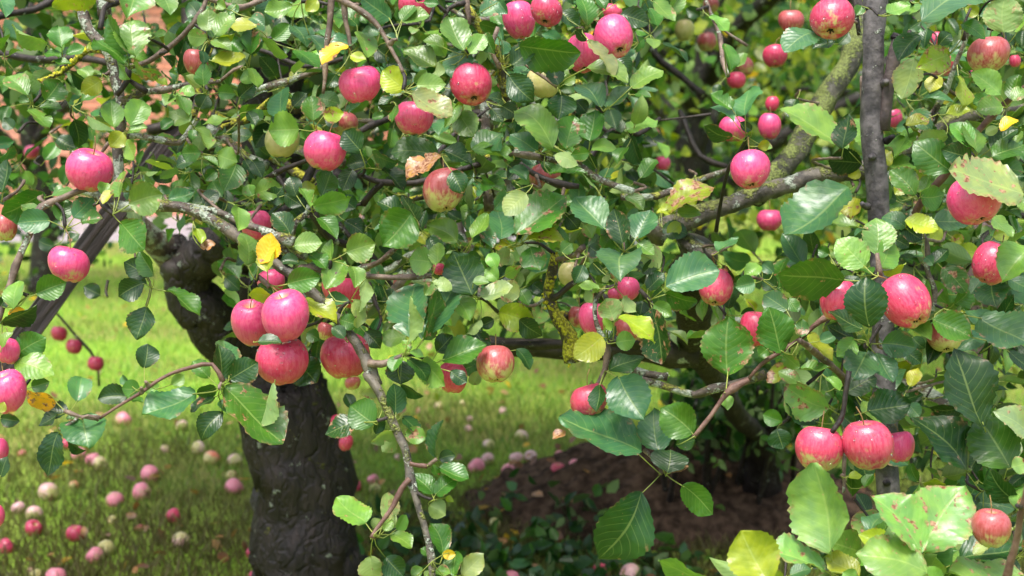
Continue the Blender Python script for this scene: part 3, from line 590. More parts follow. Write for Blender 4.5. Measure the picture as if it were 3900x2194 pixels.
def leaf_material(name, glow=0.19, fine=True):
    s = Nodes(name)
    at_ = s.n('Attribute', attribute_name='tint')
    tint, blem = at_.outputs['Color'], at_.outputs['Alpha']
    geo = s.n('NewGeometry')
    col = tint
    pos = geo.outputs['Position']
    n1 = s.noise(38, pos, 2)
    col = s.mix(s.ramp(n1, .35, .7), col, s.mix(1.0, col, (1.45, 1.3, 0.95), 'MULTIPLY'))
    height = n1
    if fine:
        uv = s.n('UVMap', uv_map='UVMap')
        sep = s.n('SeparateXYZ')
        s.put(sep.inputs[0], uv.outputs[0])
        u, v = sep.outputs[0], sep.outputs[1]
        av = s.math('ABSOLUTE', v)
        mid = s.math('SUBTRACT', 1.0, s.ramp(av, .018, .06))
        ph = s.math('MULTIPLY', s.math('SUBTRACT', u, s.math('MULTIPLY', av, s.math('ADD', .2, s.math('MULTIPLY', av, .12)))), 8.5)
        fr = s.math('ABSOLUTE', s.math('SUBTRACT', s.math('FRACT', ph), .5))
        lat = s.math('MULTIPLY', s.math('SUBTRACT', 1.0, s.ramp(fr, .02, .09)), s.math('SUBTRACT', 1.0, s.ramp(av, .6, .98)))
        net = s.noise(420, pos, 2)
        vein = s.math('MAXIMUM', s.math('MULTIPLY', mid, .85), s.math('MULTIPLY', lat, .36))
        col = s.mix(s.math('MULTIPLY', vein, .55), col, s.mix(.5, col, (.42, .52, .16)))
        # scab and scorch: brown specks, dry rims
        n2 = s.noise(75, pos, 3)
        n3 = s.noise(190, pos, 2)
        spot = s.ramp(s.math('ADD', s.math('MULTIPLY', n2, 1.0), s.math('MULTIPLY', blem, .32)), .78, .86)
        rim = s.math('MULTIPLY', s.ramp(av, .72, 1.0), s.ramp(s.math('ADD', n2, s.math('MULTIPLY', blem, .3)), .6, .8))
        speck = s.ramp(s.math('ADD', n3, s.math('MULTIPLY', blem, .1)), .74, .8)
        brown = s.mix(s.ramp(n3, .35, .65), (.16, .055, .02), (.42, .24, .14))
        col = s.mix(s.math('MAXIMUM', s.math('MAXIMUM', spot, s.math('MULTIPLY', rim, .8)), s.math('MULTIPLY', speck, .7)), col, brown)
        height = s.math('SUBTRACT', s.math('ADD', s.math('MULTIPLY', fr, 1.1), s.math('MULTIPLY', net, .5)), s.math('MULTIPLY', mid, .5))
        height = s.math('ADD', height, s.math('MULTIPLY', s.noise(60, pos, 2), 1.2))
    back = s.mix(.42, col, (.30, .40, .15))
    col2 = s.mix(geo.outputs['Backfacing'], col, back)
    nrm = s.bump(height, .22 if fine else .2, .0016 if fine else .004)
    rough = s.math('ADD', s.math('MULTIPLY', geo.outputs['Backfacing'], .3), s.math('ADD', .22, s.math('MULTIPLY', n1, .24)))
    pb = s.bsdf(col2, rough, .48, nrm)
    tr = s.n('BsdfTranslucent')
    s.put(tr.inputs['Color'], s.mix(1.0, col, (1.4, 1.5, .6), 'MULTIPLY'))
    mx = s.n('MixShader')
    mx.inputs[0].default_value = glow
    s.t.links.new(pb, mx.inputs[1])
    s.t.links.new(tr.outputs[0], mx.inputs[2])
    return s.done(mx.outputs[0])

def bark_material(name, base, light, moss=0.0, lichen=0.0, scale=1.0, ridge=False, mosscol=(.20, .21, .03)):
    s = Nodes(name)
    geo = s.n('NewGeometry')
    pos = geo.outputs['Position']
    if ridge:
        st = s.n('VectorMath', operation='MULTIPLY')
        s.put(st.inputs[0], pos)
        st.inputs[1].default_value = (1, 1, .2)
        n1 = s.noise(55 * scale, st.outputs[0], 5, .7)
    else:
        n1 = s.noise(55 * scale, pos, 5, .65)
    n2 = s.noise(16 * scale, pos, 3)
    col = s.mix(s.ramp(s.math('ADD', s.math('MULTIPLY', n1, .65), s.math('MULTIPLY', n2, .35)), .38, .66), base, light)
    h = n1
    n3 = s.noise(34 * scale, pos, 4, .6)
    fine = s.noise(230, pos, 3)
    if lichen:
        f = s.ramp(s.math('ADD', s.math('MULTIPLY', n3, .8), s.math('MULTIPLY', fine, .2)), .66 - .22 * lichen, .71 - .22 * lichen)
        lc = s.mix(s.ramp(fine, .4, .6), (.22, .27, .2), (.40, .44, .36))
        col = s.mix(s.math('MULTIPLY', f, .9), col, lc)
        h = s.math('ADD', h, s.math('MULTIPLY', f, s.math('ADD', .3, fine)))
    if moss:
        n4 = s.noise(22 * scale, pos, 4, .65)
        sepn = s.n('SeparateXYZ')
        s.put(sepn.inputs[0], geo.outputs['Normal'])
        f = s.ramp(s.math('ADD', s.math('ADD', n4, s.math('MULTIPLY', fine, .25)), s.math('MULTIPLY', sepn.outputs[2], .1)), .86 - .34 * moss, .98 - .34 * moss)
        mc = s.mix(s.ramp(fine, .38, .62), tuple(c * .45 for c in mosscol), tuple(c * 1.3 for c in mosscol))
        col = s.mix(f, col, mc)
        h = s.math('ADD', h, s.math('MULTIPLY', f, s.math('ADD', .4, s.math('MULTIPLY', fine, 1.5))))
    if ridge:
        wv = s.n('VectorMath', operation='ADD')
        s.put(wv.inputs[0], st.outputs[0])
        nd = s.n('TexNoise'); nd.inputs['Scale'].default_value = 14
        s.put(nd.inputs['Vector'], pos)
        sc_ = s.n('VectorMath', operation='SCALE'); sc_.inputs['Scale'].default_value = .09
        s.put(sc_.inputs[0], nd.outputs['Color'])
        s.put(wv.inputs[1], sc_.outputs[0])
        vo = s.n('TexVoronoi', feature='DISTANCE_TO_EDGE')
        vo.inputs['Scale'].default_value = 24
        s.put(vo.inputs['Vector'], wv.outputs[0])
        cr = s.ramp(vo.outputs['Distance'], 0, .16)
        h = s.math('ADD', s.math('MULTIPLY', h, .6), s.math('MULTIPLY', cr, .22))
        col = s.mix(cr, s.mix(.3, col, (.006, .004, .004)), col)
    nrm = s.bump(h, 1.0 if ridge else .8, (.014 if ridge else .004) / scale)
    return s.done(s.bsdf(col, s.math('ADD', .42, s.math('MULTIPLY', n1, .35)), .4, nrm))

def apple_material():
    s = Nodes('apple_skin')
    oi = s.n('ObjectInfo')
    tc = s.n('TexCoord')
    rnd = oi.outputs['Random']
    off = s.n('VectorMath', operation='ADD')
    s.t.links.new(tc.outputs['Object'], off.inputs[0])
    comb = s.n('CombineXYZ')
    for i in range(3):
        s.put(comb.inputs[i], s.math('MULTIPLY', rnd, 37.0 + 11 * i))
    s.t.links.new(comb.outputs[0], off.inputs[1])
    p = off.outputs[0]
    sep = s.n('SeparateXYZ')
    s.t.links.new(tc.outputs['Object'], sep.inputs[0])
    z = sep.outputs[2]
    stretch = s.n('VectorMath', operation='MULTIPLY')
    s.t.links.new(p, stretch.inputs[0])
    stretch.inputs[1].default_value = (1, 1, .16)
    streak = s.noise(9, stretch.outputs[0], 4, .6)
    fine = s.noise(26, stretch.outputs[0], 3, .6)
    cloud = s.noise(1.5, p, 3)
    red = oi.outputs['Color']
    ripe = oi.outputs['Alpha']                        # how much of the skin has coloured
    deep = s.mix(1.0, red, (.84, .62, .68), 'MULTIPLY')
    pale = s.mix(.13, red, (.80, .40, .45))
    c = s.mix(s.ramp(s.math('ADD', s.math('MULTIPLY', streak, .6), s.math('MULTIPLY', fine, .4)), .40, .60), pale, red)
    c = s.mix(s.math('MULTIPLY', s.ramp(streak, .52, .70), .6), c, deep)
    ground = s.mix(s.ramp(cloud, .3, .7), (.42, .40, .12), (.58, .52, .24))
    low = s.math('ADD', s.math('MULTIPLY', z, .42), s.math('ADD', s.math('MULTIPLY', s.math('SUBTRACT', cloud, .5), 1.5), s.math('MULTIPLY', s.math('SUBTRACT', streak, .5), .8)))
    f = s.ramp(s.math('ADD', low, s.math('SUBTRACT', s.math('MULTIPLY', ripe, 1.3), .62)), -.14, .34)
    c = s.mix(f, ground, c)
    r = s.math('SQRT', s.math('ADD', s.math('MULTIPLY', sep.outputs[0], sep.outputs[0]), s.math('MULTIPLY', sep.outputs[1], sep.outputs[1])))
    hollow = s.math('MULTIPLY', s.math('SUBTRACT', 1.0, s.ramp(r, .1, .36)), s.ramp(z, .2, .5))
    c = s.mix(s.math('MULTIPLY', hollow, .8), c, (.55, .38, .13))
    base = s.math('MULTIPLY', s.math('SUBTRACT', 1.0, s.ramp(r, .1, .5)), s.ramp(s.math('MULTIPLY', z, -1), .3, .7))
    c = s.mix(s.math('MULTIPLY', base, .55), c, (.36, .25, .09))
    dots = s.n('TexVoronoi', feature='F1')
    dots.inputs['Scale'].default_value = 11
    s.put(dots.inputs['Vector'], p)
    d = s.math('SUBTRACT', 1.0, s.ramp(dots.outputs['Distance'], .07, .13))
    c = s.mix(s.math('MULTIPLY', d, .22), c, (.72, .5, .36))
    scar = s.ramp(s.noise(5.5, p, 5, .7), .69, .74)
    c = s.mix(s.math('MULTIPLY', scar, .65), c, (.22, .13, .06))
    nrm = s.bump(s.math('ADD', cloud, s.math('MULTIPLY', fine, .05)), .08, .05)
    return s.done(s.bsdf(c, s.math('ADD', .26, s.math('MULTIPLY', fine, .16)), .5, nrm, Coat_Weight=.25, Coat_Roughness=.42,
                         Subsurface_Weight=.08, Subsurface_Radius=(.4, .15, .1), Subsurface_Scale=.15))

def plain(name, color, rough=.6, scale=30, var=.4, spec=.3, bump=.3):
    s = Nodes(name)
    pos = s.n('NewGeometry').outputs['Position']
    n = s.noise(scale, pos, 4)
    c = s.mix(s.ramp(n, .3, .7), tuple(x * (1 - var) for x in color), tuple(min(1, x * (1 + var)) for x in color))
    return s.done(s.bsdf(c, rough, spec, s.bump(n, bump, .3 / scale)))

LEAF = leaf_material('apple_leaf')
FAR_LEAF = leaf_material('foliage_leaf', .36, False)
BARK = {
    'lichen': bark_material('lichened_bark', (.05, .037, .03), (.19, .155, .115), .45, .75),
    'twig': bark_material('twig_bark', (.075, .05, .037), (.24, .175, .13), .1, .34),
    'redtwig': bark_material('young_twig_bark', (.085, .04, .03), (.19, .115, .085), 0, .12),
    'dark': bark_material('dark_bark', (.012, .009, .008), (.045, .034, .028), .12, .25),
    'moss': bark_material('mossy_bark', (.03, .024, .018), (.10, .08, .055), .9, .3, mosscol=(.40, .38, .03)),
    'grey2': bark_material('green_grey_bark', (.024, .024, .015), (.10, .095, .065), .85, .3, .8, mosscol=(.13, .16, .035)),
    'mossbark': bark_material('grey_limb_bark', (.035, .031, .025), (.16, .14, .108), .5, .4, .8, mosscol=(.15, .17, .035)),
    'trunk': bark_material('old_trunk_bark', (.007, .004, .0045), (.030, .020, .019), .24, .24, .9, True),
    'pole': bark_material('pole_bark', (.032, .029, .031), (.145, .130, .132), 0, .2, .9),
}
CUT = plain('cut_wood', (.10, .07, .05), .7, 60)
DARKCUT = plain('dark_cut_end', (.012, .01, .012), .7, 60)
STEM = plain('apple_stem', (.19, .12, .04), .5, 90)
CALYX = plain('calyx', (.035, .028, .018), .8, 90)
APPLE = apple_material()
sdrop = Nodes('water')
DROP = sdrop.done(sdrop.bsdf((1.0, 1.0, 1.0), .02, .5, None, Transmission_Weight=1.0, IOR=1.33))

# ------------------------------------------------------------------ ground, path, mound
def lawn_material():
    s = Nodes('lawn')
    pos = s.n('NewGeometry').outputs['Position']
    a = s.noise(1.1, pos, 4)
    b = s.noise(60, pos, 3)
    c = s.mix(s.ramp(a, .35, .65), (.24, .40, .035), (.24, .24, .06))
    c = s.mix(s.ramp(b, .45, .75), c, (.07, .08, .022))
    return s.done(s.bsdf(c, .8, .2, s.bump(b, .8, .02)))

def ground_height(x, y):
    return 0.012 * np.sin(x * 1.7 + .4) * np.cos(y * 1.3)

gx, gy = np.meshgrid(np.linspace(-45, 45, 91), np.linspace(-20, 90, 111))
gv = np.stack([gx.ravel(), gy.ravel(), np.zeros(gx.size)], 1)
ii = (np.arange(110)[:, None] * 91 + np.arange(90)[None]).ravel()
lawn = link('lawn', mesh('lawn', gv, np.stack([ii, ii + 1, ii + 92, ii + 91], 1)), lawn_material())
tag(lawn, kind='structure')

PX = 3900 / 2576                                             # survey sheet to photograph
y_path0 = on_ground(430 * PX, 612 * PX)[1]
y_wall = on_ground(430 * PX, 545 * PX)[1]
path = link('path', mesh('path', [(-9, y_path0, .004), (0.2, y_path0 + .1, .004), (0.2, y_wall + 1, .004), (-9, y_wall + 1, .004)], [(0, 1, 2, 3)]),
            plain('pale_paving', (.27, .245, .255), .8, 14, .2))
tag(path, kind='structure')

MC = on_ground(1700 * PX, 1275 * PX)
def mound_z(x, y):
    u, v = (x - MC[0]) / .60, (y - MC[1] - .05) / .42
    r = np.sqrt(u * u + v * v)
    h = .235 * np.clip(1 - r ** 2.2 * .55, 0, 1) ** 1.3
    return h + (r < 1.35) * (.014 * np.sin(x * 21 + 3 * np.sin(y * 17)) * np.sin(y * 23 + x * 5) + .01 * np.sin(x * 47) * np.sin(y * 53))
mx_, my_ = np.meshgrid(np.linspace(-1.0, 1.0, 110) + MC[0], np.linspace(-.75, .75, 90) + MC[1])
mz = mound_z(mx_, my_) + RNG.normal(0, .005, mx_.shape) - .02
mv = np.stack([mx_.ravel(), my_.ravel(), mz.ravel()], 1)
ii = (np.arange(89)[:, None] * 110 + np.arange(109)[None]).ravel()
mound = link('soil_mound', mesh('soil_mound', mv, np.stack([ii, ii + 1, ii + 111, ii + 110], 1)), plain('dark_soil', (.068, .043, .029), .9, 26, .6, .1, 1.0))
tag(mound, 'low mound of dark bare soil on the lawn below the right limbs', 'soil mound')

# ------------------------------------------------------------------ brick house behind
wall_x0, wall_x1 = at(-420 * PX, 0, y_wall)[0], at(1062 * PX, 0, y_wall)[0]
house = empty('brick_house', ((wall_x0 + wall_x1) / 2, y_wall, 0))
tag(house, 'orange red brick house wall behind the branches at upper left', 'house')
hx = house.location.x
def box(x0, x1, y0, y1, z0, z1):
    v = [(x0, y0, z0), (x1, y0, z0), (x1, y1, z0), (x0, y1, z0), (x0, y0, z1), (x1, y0, z1), (x1, y1, z1), (x0, y1, z1)]
    return np.array(v), [(0, 3, 2, 1), (4, 5, 6, 7), (0, 1, 5, 4), (1, 2, 6, 5), (2, 3, 7, 6), (3, 0, 4, 7)]
v, f = box(wall_x0 - hx, wall_x1 - hx, .012, 5.0, 0, 3.0)
link('wall', mesh('house_wall', v, f, smooth=False), plain('mortar', (.36, .27, .22), .9, 40, .2), house)
rv = np.array([(wall_x0 - hx - .3, -.4, 2.9), (wall_x1 - hx + .3, -.4, 2.9), (wall_x1 - hx + .3, 2.6, 4.6), (wall_x0 - hx - .3, 2.6, 4.6),
               (wall_x0 - hx - .3, 5.4, 2.9), (wall_x1 - hx + .3, 5.4, 2.9)])
link('roof', mesh('house_roof', np.vstack([rv, rv + (0, 0, .12)]), [(0, 1, 2, 3), (3, 2, 5, 4), (6, 9, 8, 7), (9, 10, 11, 8), (0, 6, 7, 1), (4, 5, 11, 10),
     (0, 3, 9, 6), (3, 4, 10, 9), (1, 7, 8, 2), (2, 8, 11, 5)], smooth=False), plain('roof_tiles', (.2, .09, .06), .8, 20), house)
sb = Nodes('brick')
oi = sb.n('ObjectInfo')
nz = sb.noise(30, sb.n('NewGeometry').outputs['Position'], 4)
at_ = sb.n('Attribute', attribute_name='tint')
bc = sb.mix(sb.ramp(oi.outputs['Random'], 0, 1), (.74, .29, .17), (.70, .36, .25))
BRICK = sb.done(sb.bsdf(sb.mix(sb.ramp(nz, .3, .75), bc, (.62, .26, .17)), .85, .25, sb.bump(nz, .4, .01)))
bv, bf = box(-.12, .12, -.006, .03, 0, .064)
bme = mesh('brick', bv, bf, smooth=False)
bme.materials.append(BRICK)
cells = []
for r in range(int(2.85 / .077)):
    x = wall_x0 + .12 + (.125 if r % 2 else 0)
    while x < wall_x1 - .12:
        z = r * .077 + .006
        sx, sy, _ = seen((x, y_wall, z))
        cells.append((abs(sx / PX - 300) * .55 + abs(sy / PX - 300), x, z))
        x += .25
cells.sort()
extra = []
for k, (_, x, z) in enumerate(cells):
    jit = RNG.uniform(-.003, .003, 2)
    if k < 290:
        link('brick', bme, None, house, (x - hx + jit[0], jit[1], z))
    else:
        extra.append((bv + (x - hx + jit[0], jit[1], z), bf))
v, f = join(extra)
tag(link('brickwork', mesh('brickwork', v, f, smooth=False), BRICK, house), kind='stuff')

# ------------------------------------------------------------------ leaves
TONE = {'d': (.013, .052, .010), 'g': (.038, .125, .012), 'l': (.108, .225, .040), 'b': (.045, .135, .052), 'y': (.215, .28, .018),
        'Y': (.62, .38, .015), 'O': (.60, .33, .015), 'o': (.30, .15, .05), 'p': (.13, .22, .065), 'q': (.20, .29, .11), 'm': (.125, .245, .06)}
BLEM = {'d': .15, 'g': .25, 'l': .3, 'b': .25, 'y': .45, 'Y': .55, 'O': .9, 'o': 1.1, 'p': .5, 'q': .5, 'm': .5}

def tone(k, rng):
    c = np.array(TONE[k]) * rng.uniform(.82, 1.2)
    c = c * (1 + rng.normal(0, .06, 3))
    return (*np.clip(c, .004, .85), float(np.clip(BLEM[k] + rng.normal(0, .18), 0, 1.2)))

def leaf_geo(B, T, W, n, rng, rgba, rows=9, petiole=None, fold=None, curl=None, bite=0):
    a = T - B
    L = np.linalg.norm(a)
    a = a / L
    n = unit(n - a * (n @ a))
    s = np.cross(n, a)
    u = np.linspace(0, 1, rows + 1)
    e = rng.uniform(.8, 1.12)
    prof = np.sin(math.pi * np.clip(u, 0, 1) ** e) ** rng.uniform(.52, .72)
    prof = prof * (1 - .45 * np.clip((u - .78) / .22, 0, 1) ** 1.5)
    prof = prof / prof.max()
    prof[0], prof[-1] = .03, .02
    fold = rng.uniform(.08, .5) if fold is None else fold
    curl = rng.normal(.10, .13) if curl is None else curl
    wave = rng.uniform(.02, .085)
    bend = rng.normal(0, .07)
    ph = rng.uniform(0, 6.3, 2)
    cols = np.array([-1, -.72, -.36, 0, .36, .72, 1.0])
    V, UV = [], []
    for i, ui in enumerate(u):
        asym = np.where(cols < 0, 1 + .06 * math.sin(ph[0]), 1 - .06 * math.sin(ph[0]))
        hw = W / 2 * prof[i] * asym
        if rows > 11 and 0 < i < rows:
            hw = hw * np.where(np.abs(cols) > .9, 1 + (.04 if i % 2 else -.03), 1)
        if bite and rng.random() < bite and 1 < i < rows:
            side = rng.choice([-1, 1])
            hw = np.where(cols * side > .5, hw * rng.uniform(.45, .8), hw)
        av = np.abs(cols)
        lift = hw * av * math.sin(fold) + wave * W * np.sin(9 * ui + ph[0] + 2 * np.sign(cols)) * av ** 2 \
            + .009 * W * np.cos(ui * 26 - av * 5) * av * (1 - av) * 2
        c_u = 1.5 * curl * L * (ui ** 2 - ui) + .03 * L * math.sin(5 * ui + ph[1])
        V.append(B + a * (L * ui) + np.outer(hw * cols * math.cos(fold) + bend * L * ui * (1 - ui) * 2, s)
                 + np.outer(lift - c_u + rng.normal(0, .012, 7) * W * (av + .15) * (0 < i < rows), n))
        UV.append(np.stack([np.full(7, ui), cols], 1))
    V, UV = np.vstack(V), np.vstack(UV)
    i = np.arange(rows)[:, None] * 7
    j = np.arange(6)[None]
    F = np.stack([i + j, i + 7 + j, i + 8 + j, i + j + 1], -1).reshape(-1, 4)
    C = np.tile(np.array(rgba), (len(V), 1))
    F = [tuple(t) for t in F.tolist()]
    if petiole is not None:
        S = np.asarray(petiole, float)
        d = np.linalg.norm(S - B)
        midp = (S + B) / 2 - a * d * .12 + np.array([0, 0, -.08 * d])
        pv, pf = tube(catmull(np.stack([S, midp, B + a * L * .06]), max(d / 4, .004)), .0010 if L > .05 else .0008, 4)
        o = len(V)
        F += [tuple(k + o for k in t) for t in pf]
        V = np.vstack([V, pv])
        UV = np.vstack([UV, np.tile([.4, 0.0], (len(pv), 1))])
        C = np.vstack([C, np.tile([.20, .25, .05, 0], (len(pv), 1))])
    return V, F, UV, C

def leaf_frame(B, T, w, rng, under=False, tilt=1.0):
    """facing of a leaf that shows width w from here, its face turned to the sky where it can"""
    a = unit(T - B)
    L = np.linalg.norm(T - B)
    view = unit(CAM - (B + T) / 2)
    n0 = unit(view - a * (view @ a))
    Wt = max(w, .74 * L * rng.uniform(.9, 1.1))
    th = math.acos(min(1, w / Wt)) * .92
    side = np.cross(a, n0)
    c1 = n0 * math.cos(th) + side * math.sin(th)
    c2 = n0 * math.cos(th) - side * math.sin(th)
    n = c1 if (c1[2] > c2[2]) == (rng.random() < .85) else c2
    return (-n if under else n), Wt

def simple_leaves(P, size, rng, tones, up=.6):
    """many small leaves for far crowns: eight triangles each"""
    N = len(P)
    a = rng.normal(0, 1, (N, 3)); a[:, 2] -= .35
    a /= np.linalg.norm(a, axis=1)[:, None]
    n = rng.normal(0, .75, (N, 3)); n[:, 2] += up
    n -= a * (n * a).sum(1)[:, None]
    n /= np.linalg.norm(n, axis=1)[:, None] + 1e-9
    s = np.cross(n, a)
    L = (size * rng.uniform(.7, 1.35, N))[:, None]
    W = L * rng.uniform(.26, .4, N)[:, None]
    lift = rng.uniform(.1, .4, N)[:, None] * W
    curl = rng.normal(.1, .12, N)[:, None] * L
    V = np.stack([P, P + a * L * .3 + s * W + n * lift, P + a * L * .3 - n * curl * .1, P + a * L * .3 - s * W + n * lift,
                  P + a * L * .68 + s * W * .8 + n * (lift - curl * .5), P + a * L * .68 - n * curl * .5, P + a * L * .68 - s * W * .8 + n * (lift - curl * .5),
                  P + a * L - n * curl], 1).reshape(-1, 3)
    F1 = np.array([(0, 2, 1), (0, 3, 2), (1, 2, 5), (1, 5, 4), (2, 3, 6), (2, 6, 5), (4, 5, 7), (5, 6, 7)])
    F = (F1[None] + (np.arange(N) * 8)[:, None, None]).reshape(-1, 3)
    keys, pr = zip(*tones)
    pick = rng.choice(len(keys), N, p=np.array(pr) / sum(pr))
    base = np.array([TONE[k] for k in keys])[pick] * rng.uniform(.75, 1.25, (N, 1))
    C = np.repeat(np.hstack([base, np.full((N, 1), .2)]), 8, 0)
    return mesh('foliage', V, F, None, C)

# ------------------------------------------------------------------ the trees that carry the picture
def gpoint(px, py, dist):
    p = at(px * PX, py * PX, dist)
    return p
t1_base = np.array([at(775 * PX, 0, 3.7)[0], 3.75, 0.0])
t2_base = np.array([at(1935 * PX, 0, 4.5)[0], 4.75, 0.0])
t3_base = np.array([at(2300 * PX, 0, 1.7)[0], 1.75, 0.0])
t4_base = np.array([0.95, 7.2, 0.0])
t5_base = np.array([at(2440 * PX, 0, 3.6)[0], 3.7, 0.0])
T1 = tag(empty('apple_tree', t1_base), 'old apple tree with dark forked trunk and long lichened fruiting branches', 'tree')
T2 = tag(empty('apple_tree', t2_base), 'apple tree with thick grey mossy limbs sweeping across the upper right', 'tree')
T3 = tag(empty('young_apple_tree', t3_base), 'young apple tree showing only large pale leaves in lower right corner', 'tree')
T4 = tag(empty('apple_tree', t4_base), 'blurred apple tree with low yellowish crown behind the mossy limb', 'tree')
T5 = tag(empty('apple_tree', t5_base), 'slim brown trunked apple tree half hidden at the right edge', 'tree')
TREE = {1: T1, 2: T2, 3: T3, 4: T4, 5: T5, 9: T1}
ORIGIN = {k: np.array(t.location) for k, t in TREE.items()}

def limb(tree, name, pts, rad, mat, sides=10, rough=.08, step=.03, knots=2, rng=RNG):
    """pts in metres; radii in metres at each point"""
    d = catmull(np.hstack([np.asarray(pts), np.asarray(rad)[:, None]]), step)
    wob = rng.normal(0, 1, (len(d), 3))
    wob = (wob + np.roll(wob, 1, 0) + np.roll(wob, 2, 0)) / 3
    v, f = tube(d[:, :3] + wob * d[:, 3:4] * .16, np.maximum(d[:, 3], .0006), sides, rough, rng, knots)
    o = ORIGIN[tree]
    return link(name, mesh(name, v - o, f), mat, TREE[tree], (0, 0, 0))

def sheet(pts, z0, z1, w0=None):
    """display-sheet points with width -> metres"""
    P, R = [], []
    for k, q in enumerate(pts):
        t = k / (len(pts) - 1)
        z = q[3] if len(q) > 3 else z0 * (1 - t) + z1 * t
        P.append(at(q[0] * PX, q[1] * PX, z))
        R.append(q[2] * PX / 2 / FOCAL * z)
    return P, R

# trunk of the old tree and its great limbs
P, R = sheet([(705, 900, 205), (708, 960, 222), (722, 1060, 240), (742, 1200, 250), (765, 1350, 262), (775, 1500, 280), (778, 1620, 320)], 3.68, 3.72)
trunk = limb(1, 'trunk', P + [t1_base + (0, 0, -.05)], R + [.24], BARK['trunk'], 40, .05, .03, 0)
P, R = sheet([(720, 960, 190, 3.68), (640, 905, 140, 3.66), (560, 840, 128), (500, 760, 118), (480, 690, 112), (520, 640, 110), (600, 600, 115), (690, 530, 110), (800, 470, 90), (930, 430, 70)], 3.6, 3.3)
limb(1, 'limb', P, R, BARK['trunk'], 24, .06, .016, 4)
P, R = sheet([(700, 960, 200, 3.68), (690, 850, 180), (672, 700, 165), (668, 560, 150), (680, 380, 150), (690, 200, 140), (700, 50, 130), (715, -160, 120), (760, -500, 90)], 3.7, 3.5)
limb(1, 'limb', P, R, BARK['trunk'], 24, .05, .016, 3)
P, R = sheet([(480, 690, 95), (420, 640, 70), (370, 590, 60), (300, 520, 50), (230, 470, 44)], 3.6, 3.3)
limb(1, 'limb', P, R, BARK['lichen'], 12, .08)
P, R = sheet([(455, 690, 70), (452, 640, 46), (446, 605, 40)], 3.58, 3.5)
limb(1, 'broken_stub', P, R, BARK['trunk'], 10, .1)
P, R = sheet([(500, 665, 50), (455, 672, 46), (425, 690, 44)], 3.5, 3.42)
limb(1, 'broken_stub', P, R, BARK['dark'], 10, .1)
P, R = sheet([(485, 250, 36), (480, 120, 40), (478, 0, 42), (480, -200, 46), (640, -480, 60)], 3.1, 3.4)
limb(1, 'limb', P, R, BARK['dark'], 10, .08)
P, R = sheet([(262, 40, 36, 2.35), (255, -120, 40, 2.4), (330, -420, 50, 2.7), (560, -560, 60, 3.1), (750, -480, 70, 3.5)], 2.4, 3.5)
limb(1, 'limb', P, R, BARK['lichen'], 10, .08)
P, R = sheet([(445, -10, 14, 2.2), (430, -250, 20, 2.4), (600, -480, 30, 3.0), (755, -480, 50, 3.5)], 2.2, 3.5)
limb(1, 'limb', P, R, BARK['twig'], 8, .05)
# second tree: trunk rising behind the mound, leaning forward
P, R = sheet([(1752, 655, 80, 2.72), (1742, 760, 82, 2.9), (1750, 860, 76, 3.1), (1800, 960, 52, 3.6), (1870, 1060, 50, 4.2), (1920, 1130, 54, 4.5)], 2.7, 4.4)
limb(2, 'trunk', P + [t2_base + (0, 0, -.04)], R + [.11], BARK['trunk'], 14, .08, .03, 3)
P, R = sheet([(1752, 880, 88, 3.1), (1600, 880, 60, 3.1), (1400, 880, 52, 3.15), (1200, 860, 40, 3.2)], 3.1, 3.2)
limb(2, 'limb', P, R, BARK['dark'], 12, .08)
P, R = sheet([(1260, 520, 70), (1240, 400, 58), (1225, 300, 50), (1220, 180, 46)], 3.2, 3.0)
limb(1, 'limb', P, R, BARK['lichen'], 10, .1)
for k in range(30):
    x = RNG.uniform(1740, 2060)
    zz = RNG.uniform(4.3, 5.0)
    g = on_ground(x * PX, 1200 * PX)
    top = at((x + RNG.uniform(-70, 70)) * PX, RNG.uniform(940, 1010) * PX, zz)
    limb(2, 'sucker', [np.array([top[0] + RNG.uniform(-.06, .06), zz + .2, 0]), (top + np.array([top[0], zz + .2, 0])) / 2 + RNG.normal(0, .03, 3), top],
         [.010, .008, .005], BARK['dark'], 6, .1)
# slim tree at the right edge
P, R = sheet([(2478, 560, 50), (2462, 640, 56), (2452, 760, 62), (2448, 900, 66), (2438, 1050, 72), (2425, 1200, 84)], 3.55, 3.62)
limb(5, 'trunk', P + [t5_base + (0, 0, -.03)], R + [.06], bark_material('brown_trunk_bark', (.04, .024, .022), (.12, .08, .075), 0, .1, .7), 12, .05)
# blurred tree behind
limb(4, 'trunk', [t4_base + q for q in ((0, 0, -.03), (.02, .03, .5), (-.05, 0, 1.0), (.05, .02, 1.7), (.1, 0, 2.4))], [.11, .09, .08, .06, .03], BARK['dark'], 12)
for a in range(5):
    d = np.array([math.cos(a * 1.3), math.sin(a * 1.3), 0])
    limb(4, 'limb', [t4_base + (0, 0, .8 + .15 * a), t4_base + d * .5 + (0, 0, 1.2 + .15 * a), t4_base + d * 1.1 + (0, 0, 1.4 + .1 * a), t4_base + d * 1.5 + (0, 0, 1.1)], [.05, .04, .028, .014], BARK['dark'], 8)
limb(3, 'trunk', [t3_base + (0, 0, -.03), t3_base + (.01, .02, .4), t3_base + (0, 0, .72)], [.022, .02, .016], BARK['redtwig'], 10)

